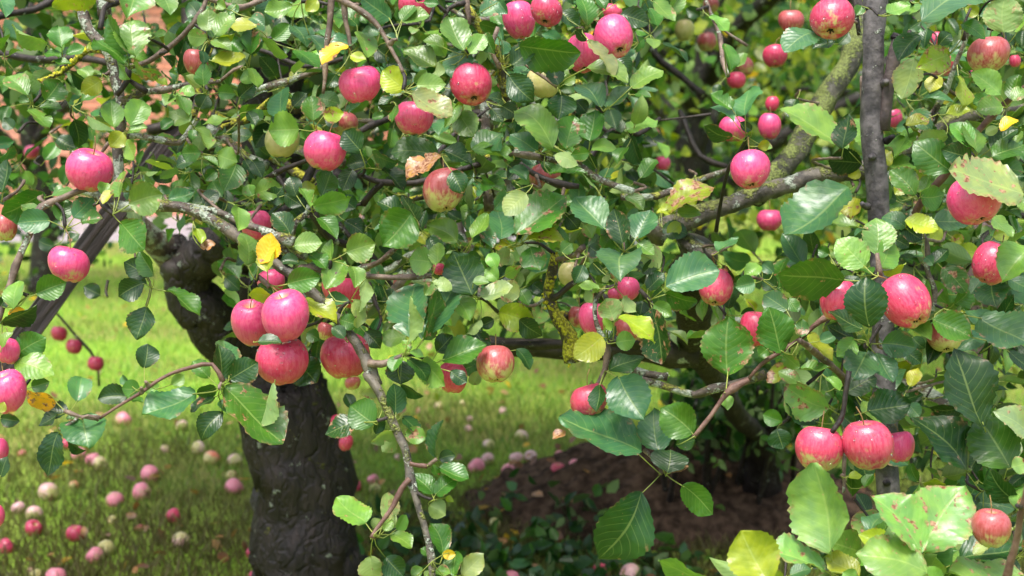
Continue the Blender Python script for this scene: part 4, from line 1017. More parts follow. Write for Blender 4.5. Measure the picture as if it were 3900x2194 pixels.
# measured branches
nodes = []                                                   # photo x, photo y, distance, tree, radius
moss_balls = {1: [], 2: []}
for line in BRANCHES.strip().splitlines():
    head, par, body = line.split('|')
    kind, tree, z0, z1, w0, w1 = par.split()
    tree, z0, z1, w0, w1 = int(tree), float(z0), float(z1), float(w0), float(w1)
    q = [tuple(float(c) for c in s.split()) for s in body.split(';')]
    P, R = [], []
    for k, (x, y) in enumerate(q):
        t = k / (len(q) - 1)
        z = z0 + (z1 - z0) * t
        P.append(at(*win(int(head), x, y), z))
        R.append((w0 + (w1 - w0) * t) / 1.932 / 2 / FOCAL * z)
    big = w0 > 55
    tw = kind in ('twig', 'redtwig')
    limb(tree, 'branch', P, R, BARK[kind], 12 if big else 9, .05 if tw else .11, .012 if z0 < 2.7 else .03, 4 if tw else 3)
    dd = catmull(np.hstack([np.array(P), np.array(R)[:, None]]), .01)
    sx, sy, sz = seen(dd[:, :3])
    nodes += [(a, b, c, tree, r) for a, b, c, r in zip(sx, sy, sz, dd[:, 3])]
    if kind in ('lichen', 'moss', 'mossbark') and z0 < 2.75:
        rate = {'lichen': .5, 'moss': 6.5, 'mossbark': .5}[kind]
        for d in dd:
            for _ in range(RNG.poisson(rate)):
                o = unit(RNG.normal(0, 1, 3) + np.array([0, -.3, .45]))
                moss_balls[tree].append((d[:3] + o * d[3] * .98, RNG.uniform(.0010, .0030) * (1.35 if kind == 'moss' else .8), kind))
ico = bmesh.new()
bmesh.ops.create_icosphere(ico, subdivisions=1, radius=1)
iv = np.array([v.co for v in ico.verts]); if_ = np.array([[v.index for v in f.verts] for f in ico.faces])
ico.free()
MOSS = {k: plain('moss_' + k, c, .9, 160, .5, .1, .6) for k, c in (('moss', (.42, .40, .03)), ('lichen', (.24, .28, .19)), ('mossbark', (.16, .19, .05)))}
for tr in moss_balls:
    for kind in MOSS:
        sel = [m for m in moss_balls[tr] if m[2] == kind]
        if not sel:
            continue
        V = np.concatenate([m[0] - ORIGIN[tr] + iv * m[1] * RNG.uniform(.5, 1.3, (12, 3)) for m in sel])
        F = (if_[None] + (np.arange(len(sel)) * 12)[:, None, None]).reshape(-1, 3)
        tag(link({'moss': 'moss', 'lichen': 'lichen', 'mossbark': 'moss'}[kind], mesh('moss', V, F), MOSS[kind], TREE[tr], (0, 0, 0)), kind='stuff')

NB = np.array(nodes)
spurs = []
twig_n = 0
def spur_at(x, y, z=None):
    """a spur in photo pixels, tied to the nearest branch by a twig"""
    d = np.hypot(NB[:, 0] - x, NB[:, 1] - y) + np.abs(NB[:, 2] - (z or 2.2)) * 160
    k = int(np.argmin(d))
    b = NB[k]
    d2 = math.hypot(b[0] - x, b[1] - y)
    if z is None:
        z = b[2] - .01 if d2 < 160 else 2.2
    S = at(x, y, z)
    tree = int(b[3]) if d2 < 330 else (1 if x < 2480 else 2)
    if tree in (4, 9):
        tree = 1
    if d2 > 8 + b[4] * FOCAL / b[2] * .6:
        if d2 < 140:
            E = at(b[0], b[1], b[2])
        else:
            E = S + np.array([RNG.uniform(-.03, .03), .05, RNG.uniform(.0, .03)])
        m = (S + E) / 2 + RNG.normal(0, .12, 3) * np.linalg.norm(S - E) * np.array([1, .4, 1])
        limb(tree, 'twig', [S, m, E], [.0024, .0022, .0028], BARK['dark' if RNG.random() < .4 else 'twig'], 7, .14, .008, 3)
    else:
        E = S
    spurs.append((x, y, z, tree))
    return S, tree
for w, txt in SPURS.items():
    for s in txt.split(';'):
        spur_at(*win(w, *(float(c) for c in s.split())))

FRUIT = []
for line in APPLES.strip().splitlines():
    q = line.split('|')[0].split()
    fx, fy = win(int(q[0]), float(q[1]), float(q[2]))
    fr = max(float(q[3]), float(q[4])) / 1.932
    FRUIT.append((fx, fy, fr, float(q[6]), fr / FOCAL * float(q[6])))
FRUIT = np.array(FRUIT)

# measured leaves
count = {1: 0, 2: 0, 3: 0}
for w, txt in LEAVES.items():
    for e in txt.replace('\n', ' ').split(';'):
        q = e.split()
        if not q or q[5] == 'x':
            continue
        bx, by, tx, ty, wd = (float(c) for c in q[:5])
        k = q[5]
        dz = float(q[6]) / 100 if len(q) > 6 else 0.0
        if w == 12 and k == 'l':
            k = 'm'
        if w == 12 and dz < -.25:
            dz *= .75
        (bx, by), (tx, ty) = win(w, bx, by), win(w, tx, ty)
        rng = np.random.default_rng(int(abs(bx * 7 + by * 13 + tx)) + 5)
        S = np.array([(s[0], s[1], s[2]) for s in spurs])
        d = np.hypot(S[:, 0] - bx, S[:, 1] - by)
        j = int(np.argmin(d))
        Lpx = math.hypot(tx - bx, ty - by)
        ztop = 2.19 + dz
        near = 0
        if dz <= -.02:
            mx2, my2 = (bx + tx) / 2, (by + ty) / 2
            hit = np.hypot(FRUIT[:, 0] - mx2, FRUIT[:, 1] - my2) < FRUIT[:, 2] * .9 + .36 * Lpx
            hit &= FRUIT[:, 3] - FRUIT[:, 4] > 1.95
            if hit.any():
                near = 1
                ztop = min(ztop, float((FRUIT[hit, 3] - FRUIT[hit, 4]).min()) - .008)
        if d[j] < 120 + .15 * Lpx and (d[j] < 95 or dz < .15):
            zb = (S[j, 2] * .5 + ztop * .5) if abs(dz) < .15 and not near else ztop
            pet = at(S[j, 0], S[j, 1], S[j, 2] if abs(S[j, 2] - zb) < .09 else zb + .03)
            tree = spurs[j][3]
        else:
            zb = ztop
            ux, uy = (bx - tx) / Lpx, (by - ty) / Lpx
            px_, py_ = bx + ux * (18 + .16 * Lpx), by + uy * (18 + .16 * Lpx) - 6
            if dz < -.055:
                Sp, tree = at(bx + ux * 14, by + uy * 14, zb + .025), (1 if px_ < 2480 else 2)
            elif 0 < px_ < 3900 and py_ < 2194:
                Sp, tree = spur_at(px_, py_, zb + .015)
            else:
                Sp, tree = at(px_, py_, zb + .02), (1 if px_ < 2480 else 2)
            pet = Sp
        if w == 12 and dz < -.18 or w == 11 and dz < -.25:
            tree = 3
        up_frac = -(ty - by) / Lpx
        k_t = {'d': .15, 'b': .95, 'l': .55, 'g': .45}.get(k, .4) * rng.uniform(.6, 1.3)
        if k in 'pq':
            k_t *= -.4
        Lm = Lpx / FOCAL * zb
        wpx = wd / 1.932
        fore = .78 * wpx / Lpx
        dzt = Lm * up_frac * k_t
        if fore > 1:
            dzt += math.copysign(Lm * math.sqrt(fore * fore - 1), up_frac if abs(up_frac) > .2 else -1)
        dzt = float(np.clip(dzt, -.055, .055))
        if near:
            dzt = min(dzt, .004)
        B, T = at(bx, by, zb), at(tx, ty, zb + dzt)
        n, Wt = leaf_frame(B, T, wpx / FOCAL * zb, rng, k == 'p')
        rows = 23 if Lpx > 120 else 15 if Lpx > 70 else 9
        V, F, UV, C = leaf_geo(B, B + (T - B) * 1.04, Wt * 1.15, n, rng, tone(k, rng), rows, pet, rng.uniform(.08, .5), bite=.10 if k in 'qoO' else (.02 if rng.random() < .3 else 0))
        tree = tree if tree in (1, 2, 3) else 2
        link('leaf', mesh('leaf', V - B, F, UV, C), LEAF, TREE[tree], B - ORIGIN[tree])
        count[tree] += 1

# ------------------------------------------------------------------ inner leaves of the crowns
def low_edge(x):
    return np.interp(x, [0, 120, 300, 420, 590, 620, 860, 930, 1400, 1700, 1900, 2050, 2300, 2576],
                     [520, 545, 520, 640, 690, 900, 930, 850, 860, 880, 900, 1000, 1180, 1449])

inner = {1: [], 2: []}
def rosette(x, y, z, tree, size, tones, rng):
    S = at(x * PX, y * PX, z)
    for _ in range(rng.integers(4, 8)):
        a = unit(rng.normal(0, 1, 3) + np.array([0, -.5, -.15]))
        L = size * rng.uniform(.6, 1.25)
        pl = L * rng.uniform(.3, .6)
        B = S + a * pl
        n = unit(np.array([0, -.35, .7]) + rng.normal(0, .6, 3))
        k = rng.choice(list(tones), p=np.array(list(tones.values())) / sum(tones.values()))
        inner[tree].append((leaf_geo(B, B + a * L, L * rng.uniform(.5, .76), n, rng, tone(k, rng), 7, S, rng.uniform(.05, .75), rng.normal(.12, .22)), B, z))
    E = S + np.array([rng.normal(0, .02), rng.uniform(.03, .1), rng.normal(.01, .03)])
    return tube(catmull(np.stack([S, (S + E) / 2 + rng.normal(0, .006, 3), E]), .012), .002, 5, .15, rng)

rng = np.random.default_rng(77)
tw = {1: [], 2: []}
MIX = {'d': 4, 'g': 3.2, 'b': 2.2, 'l': 2.2, 'y': .4, 'p': .4, 'Y': .02}
placed = 0
while placed < 430:
    x, y = rng.uniform(-60, 2640), rng.uniform(-60, 1300)
    if y > low_edge(x) - 45:
        continue
    if (1640 < x < 2190 and y < 640) or abs((x - 1850) * .82 + (y - 560) * .57) < 95 and y < 640:
        continue
    if x < 470 and rng.random() < .58:
        continue
    if x > 2160 and rng.random() < .35:
        continue
    z = rng.uniform(2.42, 3.25)
    tr = 1 if x < 1640 else 2
    tw[tr].append(rosette(x, y, z, tr, .051 if x < 1500 else .057, MIX, rng))
    placed += 1
for _ in range(46):
    x, y = rng.uniform(2060, 2620), rng.uniform(560, 1480)
    if y > low_edge(x) + 40:
        continue
    tw[2].append(rosette(x, y, rng.uniform(2.32, 2.65), 2, .064, MIX, rng))
# thicket round the foot of the second tree
p = []
while len(p) < 90:
    x, y, z = rng.uniform(1730, 2080), rng.uniform(930, 1110), rng.uniform(4.3, 5.0)
    p.append(at(x * PX, y * PX, z))
p = np.repeat(np.array(p), 12, 0) + rng.normal(0, .06, (1080, 3))
tag(link('foliage', simple_leaves(p - ORIGIN[2], .045, rng, [('d', 5), ('g', 2)]), FAR_LEAF, T2, (0, 0, 0)), kind='stuff')
near_bits = []
for _ in range(34):
    x, y, z = rng.uniform(1930, 2620), rng.uniform(1345, 1500), rng.uniform(1.99, 2.16)
    if x > 2370 and y < 1445 or x < 2130 and y < 1455:
        continue
    n0 = len(inner[2])
    near_bits.append(rosette(x, y, z, 2, .066, {'m': 4, 'l': 2, 'g': 3, 'd': 2, 'y': 1.2}, rng))
    for (V, F, UV, C), B, zz in inner[2][n0:]:
        link('leaf', mesh('leaf', V - B, F, UV, C), LEAF, T3, B - ORIGIN[3])
    del inner[2][n0:]
v, f = join(near_bits)
tag(link('twigs', mesh('twigs', v - ORIGIN[3], f), BARK['dark'], T3, (0, 0, 0)), kind='stuff')
# twiggy wood inside the crown
for k in range(52):
    x, y = rng.uniform(300, 1640), rng.uniform(-40, 820)
    z = rng.uniform(2.45, 3.2)
    a = rng.normal(0, 1, 2)
    a[1] *= .6
    a /= np.linalg.norm(a)
    ln = rng.uniform(150, 420)
    pts = []
    for t in np.linspace(0, 1, 5):
        pts.append(at((x + a[0] * ln * t + rng.normal(0, 14)) * PX, (min(y + a[1] * ln * t + rng.normal(0, 14), 840)) * PX, z + .12 * t))
    r0 = rng.uniform(.003, .011)
    qx, qy, _ = seen(np.array(pts))
    if np.any(qx / PX < 420) or np.any(qy / PX > low_edge(qx / PX) - 50):
        continue
    limb(1 if x < 1500 else 2, 'branch', pts, np.linspace(r0, r0 * .55, 5), BARK[('dark', 'lichen', 'moss', 'dark')[k % 4]], 8, .1, .02, 4, rng)
for tr in (1, 2):
    inner[tr].sort(key=lambda e: e[2])
    room = max(0, 296 - count[tr])
    for (V, F, UV, C), B, z in inner[tr][:room]:
        link('leaf', mesh('leaf', V - B, F, UV, C), LEAF, TREE[tr], B - ORIGIN[tr])
    rest = inner[tr][room:]
    Vs, Fs, Us, Cs, o = [], [], [], [], 0
    for (V, F, UV, C), B, z in rest:
        Vs.append(V - ORIGIN[tr]); Us.append(UV); Cs.append(C)
        Fs += [tuple(i + o for i in t) for t in F]
        o += len(V)
    tag(link('foliage', mesh('foliage', np.vstack(Vs), Fs, np.vstack(Us), np.vstack(Cs)), LEAF, TREE[tr], (0, 0, 0)), kind='stuff')
    v, f = join(tw[tr])
    tag(link('twigs', mesh('twigs', v - ORIGIN[tr], f), BARK['dark'], TREE[tr], (0, 0, 0)), kind='stuff')

def in_crown(n, X, Y, Z, rng, keep):
    out = []
    tot = 0
    while tot < n:
        p = np.stack([rng.uniform(*X, 4 * n), rng.uniform(*Y, 4 * n), rng.uniform(*Z, 4 * n)], 1)
        p = p[keep(p)]
        out.append(p); tot += len(p)
    return np.vstack(out)[:n]

def clump(n, X, Y, Z, rng, keep, per=26, spread=.13):
    c = in_crown(max(1, n // per), X, Y, Z, rng, keep)
    p = np.repeat(c, per, 0) + rng.normal(0, spread, (len(c) * per, 3))
    return p[keep(p)]

FARMIX = [('d', 4), ('g', 4), ('b', 1.2), ('l', 1.6), ('y', .9), ('Y', .05)]
def keep1(p):
    sx, sy, sz = seen(p)
    x, y = sx / PX, sy / PX
    ok = y < low_edge(np.clip(x, 0, 2576)) - 25
    ok &= ~((x > 1640) & (x < 2180) & (y > -40))
    ok &= ~((x < 470) & (y > -10) & (np.sin(x * .021 + 1) * np.cos(y * .017) > -.05))
    return ok & (p[:, 2] > .55)
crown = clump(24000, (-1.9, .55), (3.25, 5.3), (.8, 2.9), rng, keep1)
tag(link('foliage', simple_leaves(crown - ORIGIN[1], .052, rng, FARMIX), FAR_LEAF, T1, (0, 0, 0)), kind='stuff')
crown = clump(6000, (.35, 2.9), (3.4, 5.4), (.8, 2.9), rng, keep1)
tag(link('foliage', simple_leaves(crown - ORIGIN[2], .058, rng, FARMIX), FAR_LEAF, T2, (0, 0, 0)), kind='stuff')
crown = clump(900, (1.2, 2.2), (3.3, 4.3), (.75, 2.4), rng, lambda p: seen(p)[0] > 2250 * PX)
tag(link('foliage', simple_leaves(crown - ORIGIN[5], .058, rng, FARMIX), FAR_LEAF, T5, (0, 0, 0)), kind='stuff')
YEL = [('d', 1.6), ('g', 3.2), ('l', 3.6), ('y', 4.5), ('Y', .3), ('b', .8)]
def ball(c, r):
    c, r = np.array(c), np.array(r)
    return lambda p: (((p - c) / r) ** 2).sum(1) < 1
crown = clump(6500, (-.9, 2.7), (5.9, 8.9), (.35, 3.2), rng, ball((.95, 7.3, 1.75), (1.8, 1.5, 1.5)), 20, .18)
tag(link('foliage', simple_leaves(crown - ORIGIN[4], .068, rng, YEL), FAR_LEAF, T4, (0, 0, 0)), kind='stuff')

def back_tree(name, label, c, r, n, size, mix):
    t = tag(empty(name, (c[0], c[1], 0)), label, 'tree', None)
    h = c[2] + r[2] * .5
    d = catmull(np.array([(0, 0, -.03, .1), (.04, .02, .5, .085), (-.03, 0, h * .6, .06), (.03, .02, h, .02)]), .1)
    v, f = tube(d[:, :3], d[:, 3], 9, .06)
    link('trunk', mesh('trunk', v, f), BARK['dark'], t, (0, 0, 0))
    for a in range(5):
        q = np.array([math.cos(a * 1.26 + c[0]), math.sin(a * 1.26 + c[0]), 0])
        z0 = h * (.35 + .08 * a)
        d = catmull(np.array([(0, 0, z0, .045), (*(q[:2] * r[0] * .45), z0 + .3, .03), (*(q[:2] * r[0] * .85), z0 + .35, .012)]), .08)
        v, f = tube(d[:, :3], d[:, 3], 7, .06)
        link('limb', mesh('limb', v, f), BARK['dark'], t, (0, 0, 0))
    p = clump(n, (c[0] - r[0], c[0] + r[0]), (c[1] - r[1], c[1] + r[1]), (c[2] - r[2], c[2] + r[2]), rng, ball(c, r), 22, .2)
    tag(link('foliage', simple_leaves(p - np.array([c[0], c[1], 0]), size, rng, mix), FAR_LEAF, t, (0, 0, 0)), kind='stuff')
    return t
back_tree('apple_tree', 'blurred dark green tree in front of the brick wall at far left', (-3.15, 9.4, 1.3), (1.0, .8, 1.3), 2000, .07, FARMIX)
back_tree('apple_tree', 'blurred leafy tree behind the grey pole at upper right', (2.5, 8.6, 1.6), (1.5, 1.2, 1.6), 4200, .075, YEL)
back_tree('apple_tree', 'blurred tree hidden behind the middle of the branches', (-.55, 10.2, 1.6), (1.2, 1.0, 1.55), 3200, .08, FARMIX)
back_tree('apple_tree', 'blurred tree far behind the slim brown trunk at right edge', (4.6, 10.5, 1.7), (1.4, 1.2, 1.4), 3600, .08, FARMIX)
hedge = tag(empty('hedge', (6, 16, 0)), 'tall dark hedge closing the orchard behind the trees', 'hedge')
hx_, hz_ = np.meshgrid(np.linspace(-7.5, 9, 60), np.linspace(0, 3.9, 16))
hy_ = .5 + .25 * np.sin(hx_ * 2.1 + hz_ * 3) + .2 * np.sin(hx_ * 5.3 - hz_ * 2.2)
hv = np.vstack([np.stack([hx_.ravel(), hy_.ravel(), hz_.ravel()], 1), np.stack([hx_.ravel(), hy_.ravel() + 1.2, hz_.ravel()], 1)])
ii = (np.arange(15)[:, None] * 60 + np.arange(59)[None]).ravel()
hf = np.stack([ii, ii + 1, ii + 61, ii + 60], 1)
hf2 = hf[:, ::-1] + 960
top = np.stack([900 + np.arange(59), 901 + np.arange(59), 1861 + np.arange(59), 1860 + np.arange(59)], 1)
ends = np.array([(i * 60, (i + 1) * 60, (i + 1) * 60 + 960, i * 60 + 960) for i in range(15)] + [((i + 1) * 60 + 59, i * 60 + 59, i * 60 + 1019, (i + 1) * 60 + 1019) for i in range(15)])
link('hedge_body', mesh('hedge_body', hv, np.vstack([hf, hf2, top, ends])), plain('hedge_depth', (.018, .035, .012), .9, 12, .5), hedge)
p = in_crown(9000, (-7.7, 9.2), (-.35, .75), (.0, 4.1), rng, lambda p: p[:, 0] > -99)
tag(link('foliage', simple_leaves(p, .11, rng, YEL), FAR_LEAF, hedge, (0, 0, 0)), kind='stuff')

# ------------------------------------------------------------------ pole and board that hold the limbs up
P, R = sheet([(2208, -700, 46), (2206, -60, 50), (2200, 130, 53), (2192, 300, 55), (2200, 420, 56), (2208, 520, 54), (2216, 700, 54), (2226, 950, 55), (2236, 1240, 60), (2245, 1600, 62), (2258, 2460, 66)], 2.36, 2.36)
pole_root = np.array([P[-1][0], P[-1][1], 0.0])
pole = tag(empty('support_pole', pole_root), 'grey bark covered forked pole standing upright among the right branches', 'pole')
ORIGIN['pole'], TREE['pole'] = pole_root, pole
limb('pole', 'shaft', P, R, BARK['pole'], 16, .035, .03, 5)
P, R = sheet([(2222, 330, 30), (2232, 250, 31), (2245, 170, 30), (2258, 95, 29)], 2.35, 2.34)
limb('pole', 'cut_branch', P, R, bark_material('stub_bark', (.04, .03, .03), (.10, .075, .07), 0, .1, .9), 12, .05, .02, 1)
P, R = sheet([(2256.5, 100, 31), (2259.5, 86, 27)], 2.339, 2.338)
limb('pole', 'cut_end', P, R, DARKCUT, 12, .06, .004, 0)
for (a, b, c, d) in ((2228, 356, 2248, 344), (2180, 520, 2168, 512), (2222, 208, 2232, 206), (2196, 395, 2190, 396), (2232, 1215, 2226, 1213)):
    P, R = sheet([(a, b, 20), ((a + c) / 2, (b + d) / 2, 17), (c, d, 11)], 2.345, 2.325)
    limb('pole', 'knot', P, R, DARKCUT if a in (2228, 2232) else BARK['pole'], 10, .1, .004, 0)

sw = Nodes('weathered_board')
pos = sw.n('TexCoord').outputs['Object']
st = sw.n('VectorMath', operation='MULTIPLY')
sw.put(st.inputs[0], pos)
st.inputs[1].default_value = (9, 9, .5)
gn = sw.noise(9, st.outputs[0], 4)
BOARD = sw.done(sw.bsdf(sw.mix(sw.ramp(gn, .35, .68), (.010, .006, .006), (.036, .023, .022)), .55, .4, sw.bump(gn, .6, .01)))
A = at(478 * PX, 285 * PX, 3.12)
G = at(28 * PX, 885 * PX, 2.95)
dirb = unit(G - A)
foot = A + dirb * ((A[2] + .05) / -dirb[2])
board = tag(empty('prop_board', (foot[0], foot[1], 0)), 'weathered brown board leaning diagonally as a branch prop at left', 'prop')
fn = unit(CAM - A); fn = unit(fn - dirb * (fn @ dirb)); sd_ = np.cross(dirb, fn)
V, F = [], []
nseg = 40
LB = np.linalg.norm(foot - A)
prof = [(-.5, -.5), (-.46, .5), (.46, .5), (.5, -.5)]
for i in range(nseg + 1):
    t = i / nseg
    wv = .050 * (1 + .05 * math.sin(t * 9) + .015 * RNG.normal())
    for (a, b) in prof:
        V.append((a * wv + .004 * math.sin(t * 13), b * .03, t * LB))
F = [(i * 4 + j, i * 4 + (j + 1) % 4, i * 4 + 4 + (j + 1) % 4, i * 4 + 4 + j) for i in range(nseg) for j in range(4)] + [(3, 2, 1, 0), tuple(nseg * 4 + k for k in range(4))]
plank = link('plank', mesh('plank', V, F, smooth=False), BOARD, board)
M = Matrix([(*c, 0) for c in np.stack([sd_, fn, dirb])]).transposed().to_4x4() if False else Matrix.Identity(4)
for c, vec in enumerate((sd_, fn, dirb)):
    for r in range(3):
        M[r][c] = vec[r]
for r in range(3):
    M[r][3] = A[r] - (foot[0], foot[1], 0)[r]
plank.matrix_local = M
d2 = catmull(np.array([(0, 0, -.02, .014), (.02, .012, .05, .013), (.05, .016, .09, .012)]), .02)
v, f = tube(d2[:, :3], d2[:, 3], 8, .05)
peg = link('peg', mesh('peg', v, f), BARK['dark'], board)
peg.matrix_local = M

# ------------------------------------------------------------------ apples
ENDS = []
def apple_mesh(seed):
    rg = np.random.default_rng(seed)
    nt, nr = 36, 26
    ph = np.linspace(.02, math.pi - .02, nr)
    th = np.linspace(0, 2 * math.pi, nt, endpoint=False)
    lob = rg.uniform(.01, .028); p5 = rg.uniform(0, 6.3)
    sk = rg.normal(0, .05, 2); tap = rg.uniform(.03, .1)
    b2 = rg.uniform(.01, .03); p2 = rg.uniform(0, 6.3)
    V = []
    for a in ph:
        r = math.sin(a) ** .92
        z = .86 * math.cos(a)
        z -= (.34 * math.exp(-(r / .30) ** 2) if a < math.pi / 2 else 0)
        z += (.24 * math.exp(-(r / .26) ** 2) if a > math.pi / 2 else 0)
        r *= 1 + tap * math.cos(a)
        dn = max(0, -math.cos(a))
        rr = r * (1 + lob * np.cos(5 * th + p5) * (.35 + dn) + b2 * np.cos(2 * th + p2))
        zz = z + .03 * dn * np.cos(5 * th + p5) * (r > .25) + sk[0] * rr * np.cos(th) + sk[1] * rr * np.sin(th)
        V.append(np.stack([rr * np.cos(th), rr * np.sin(th), zz + np.zeros(nt)], 1))
    V = np.vstack(V)
    V[:, :2] *= 1.0 / np.hypot(V[:, 0], V[:, 1]).max()
    V[:, 2] = (V[:, 2] - (V[:, 2].max() + V[:, 2].min()) / 2) * (2 * .97 / (V[:, 2].max() - V[:, 2].min()))
    ENDS.append((V[:nt, 2].mean(), V[-nt:, 2].mean()))
    i = np.arange(nr - 1)[:, None] * nt
    j = np.arange(nt)[None]; jn = (j + 1) % nt
    F = [tuple(t) for t in np.stack([i + j, i + nt + j, i + nt + jn, i + jn], -1).reshape(-1, 4).tolist()]
    F.append(tuple(range(nt))); F.append(tuple(range((nr - 1) * nt, nr * nt))[::-1])
    me = mesh('apple', V, F)
    me.materials.append(APPLE)
    return me
APPLES_ME = [apple_mesh(s) for s in range(8)]
cv, cf = [], []
for k in range(5):
    a = k * 1.2566
    d = catmull(np.array([(0, 0, 0, .05), (.09 * math.cos(a), .09 * math.sin(a), -.05, .045), (.13 * math.cos(a), .13 * math.sin(a), -.13, .02)]), .06)
    cv.append(tube(d[:, :3], d[:, 3], 5))
v, f = join(cv)
CAL_ME = mesh('calyx', v, f)
CAL_ME.materials.append(CALYX)
SKIN = {'p': ((.62, .040, .165), .99), 'r': ((.52, .020, .085), 1.0), 'u': ((.36, .060, .058), .74), 's': ((.54, .036, .095), .86), 'g': ((.40, .16, .07), .22),
        'c': ((.72, .42, .42), .6), 'k': ((.5, .30, .16), .15), 'w': ((.70, .46, .46), .62), 'o': ((.62, .17, .08), .6)}
for a, b in ((cv_, 0) for cv_ in ()):
    pass
dm = bmesh.new()
bmesh.ops.create_icosphere(dm, subdivisions=2, radius=1)
dv = np.array([v.co for v in dm.verts]); df = np.array([[v.index for v in f.verts] for f in dm.faces])
dm.free()

def stem_to_world(ob, Mw, target, z_top):
    inv = Mw.inverted()
    t = np.array(inv @ Vector(target))
    s = np.array([0, 0, z_top])
    m = s * .4 + t * .6
    m[:2] *= .45
    d = catmull(np.array([(*s, .034), (*m, .026), (*t, .034)]), .08)
    v, f = tube(d[:, :3], d[:, 3], 6, .05)
    return link('stem', mesh('stem', v, f), STEM, ob)

S_all = np.array([(s[0], s[1], s[2]) for s in spurs])
for idx, line in enumerate(APPLES.strip().splitlines()):
    head, label = line.split('|')
    q = head.split()
    w, x, y, rx, ry, kind, z = int(q[0]), float(q[1]), float(q[2]), float(q[3]), float(q[4]), q[5], float(q[6])
    ax = np.array([float(c) for c in q[7:10]])
    rg = np.random.default_rng(idx + 300)
    px, py = win(w, x, y)
    c = at(px, py, z)
    r = rx / 1.932 / FOCAL * z
    asp = float(np.clip(ry / rx, .86, 1.08))
    if ry / rx < .75 or ry / rx > 1.15:
        r = max(rx, ry) / 1.932 / FOCAL * z
        if ry / rx > 1.15:
            c = at(px, py, z)
    axis = unit(RIGHT * (ax[0] + rg.normal(0, .08)) + UPV * ax[1] - FWD * (ax[2] + rg.normal(0, .06)))
    rot = Vector(axis).to_track_quat('Z', 'Y').to_matrix() @ Matrix.Rotation(rg.uniform(0, 6.28), 3, 'Z')
    Mw = Matrix.Translation(Vector(c)) @ rot.to_4x4() @ Matrix.Diagonal((r, r, r * asp, 1))
    vi = rg.integers(0, 8)
    ob = link('apple', APPLES_ME[vi])
    ob.matrix_world = Mw
    col, ripe = SKIN[kind]
    col = np.array(col) * rg.uniform(.9, 1.1)
    ob.color = (*np.clip(col, 0, .9), float(np.clip(ripe + rg.normal(0, .05), 0, 1)))
    tag(ob, label, 'apple', 'apples hanging on the branches')
    topz = ENDS[vi][0] - .03
    tip = c + axis * r * 1.0
    tx, ty, tz = seen(tip)
    d = np.hypot(S_all[:, 0] - tx, S_all[:, 1] - (ty - 25)) + 300 * np.abs(S_all[:, 2] - z)
    j = int(np.argmin(d))
    tgt = at(S_all[j, 0], S_all[j, 1], S_all[j, 2]) if d[j] < 75 and z < 2.6 else tip + axis * r * .3 + np.array([rg.normal(0, .006), .008, .008])
    stem_to_world(ob, Mw, tgt, topz)
    ca = link('calyx', CAL_ME, None, ob)
    ca.location = (0, 0, ENDS[vi][1] + .02)
    ca.scale = (1.15, 1.15, 1.15)
    if z < 2.3 and kind in 'prs' and rx > 80:
        me = ob.data
        co = np.empty(len(me.vertices) * 3, np.float32); me.vertices.foreach_get('co', co); co = co.reshape(-1, 3)
        no = np.empty(len(me.vertices) * 3, np.float32); me.vertices.foreach_get('normal', no); no = no.reshape(-1, 3)
        R3 = np.array(rot)
        wn_ = no @ R3.T
        view = unit(CAM - c)
        ok = np.where((wn_ @ view > .1) & (wn_[:, 2] > -.45) & (np.hypot(co[:, 0], co[:, 1]) > .35))[0]
        pick = rg.choice(ok, min(len(ok), int(rg.uniform(28, 65))), replace=False)
        Vd = []
        for k in pick:
            s = rg.uniform(.018, .036) if rg.random() < .7 else rg.uniform(.036, .065)
            p = co[k] + rg.normal(0, .02, 3)
            nn = unit(no[k])
            h = dv * s
            h = h - np.outer(h @ nn, nn) * .58
            Vd.append(p + nn * s * .05 + h)
        Fd = (df[None] + (np.arange(len(pick)) * len(dv))[:, None, None]).reshape(-1, 3)
        tag(link('water_drops', mesh('water_drops', np.vstack(Vd), Fd), DROP, ob), kind='stuff')

for idx, line in enumerate(FALLEN.strip().splitlines()):
    head, label = line.split('|')
    w, x, y, rad, kind = head.split()
    rg = np.random.default_rng(idx + 900)
    px, py = win(int(w), float(x), float(y))
    g = on_ground(px, py, .03)
    for _ in range(4):
        hz = max(0.0, float(mound_z(g[0], g[1])) - .02) if abs(g[0] - MC[0]) < .95 and abs(g[1] - MC[1]) < .7 else 0
        g = on_ground(px, py, hz + .026)
    z = float((g - CAM) @ FWD)
    r = float(rad) / 1.932 / FOCAL * z
    vi = rg.integers(0, 8)
    ob = link('apple', APPLES_ME[vi])
    q = Vector(unit(rg.normal(0, 1, 3) + np.array([0, .5, .6]))).to_track_quat('Z', 'Y')
    ob.location = (g[0], g[1], hz + r * rg.uniform(.45, .75))
    ob.rotation_mode = 'QUATERNION'
    ob.rotation_quaternion = q
    ob.scale = (r, r, r * .9)
    col, ripe = SKIN[kind]
    if kind == 'p':
        col, ripe = (.74, .23, .30), .84
    col = np.array(col) * rg.uniform(.88, 1.12)
    ob.color = (*np.clip(col, 0, .9), float(np.clip(ripe + rg.normal(0, .06), 0, 1)))
    tag(ob, label, 'apple', 'fallen apples on the lawn')
    if r > .02 and z < 5.4:
        Mw = Matrix.LocRotScale(ob.location, q, ob.scale)
        stem_to_world(ob, Mw, np.array(Mw @ Vector((.12, .05, 1.05))), ENDS[vi][0] - .03)
        ca = link('calyx', CAL_ME, None, ob)
        ca.location = (0, 0, ENDS[vi][1] + .02)

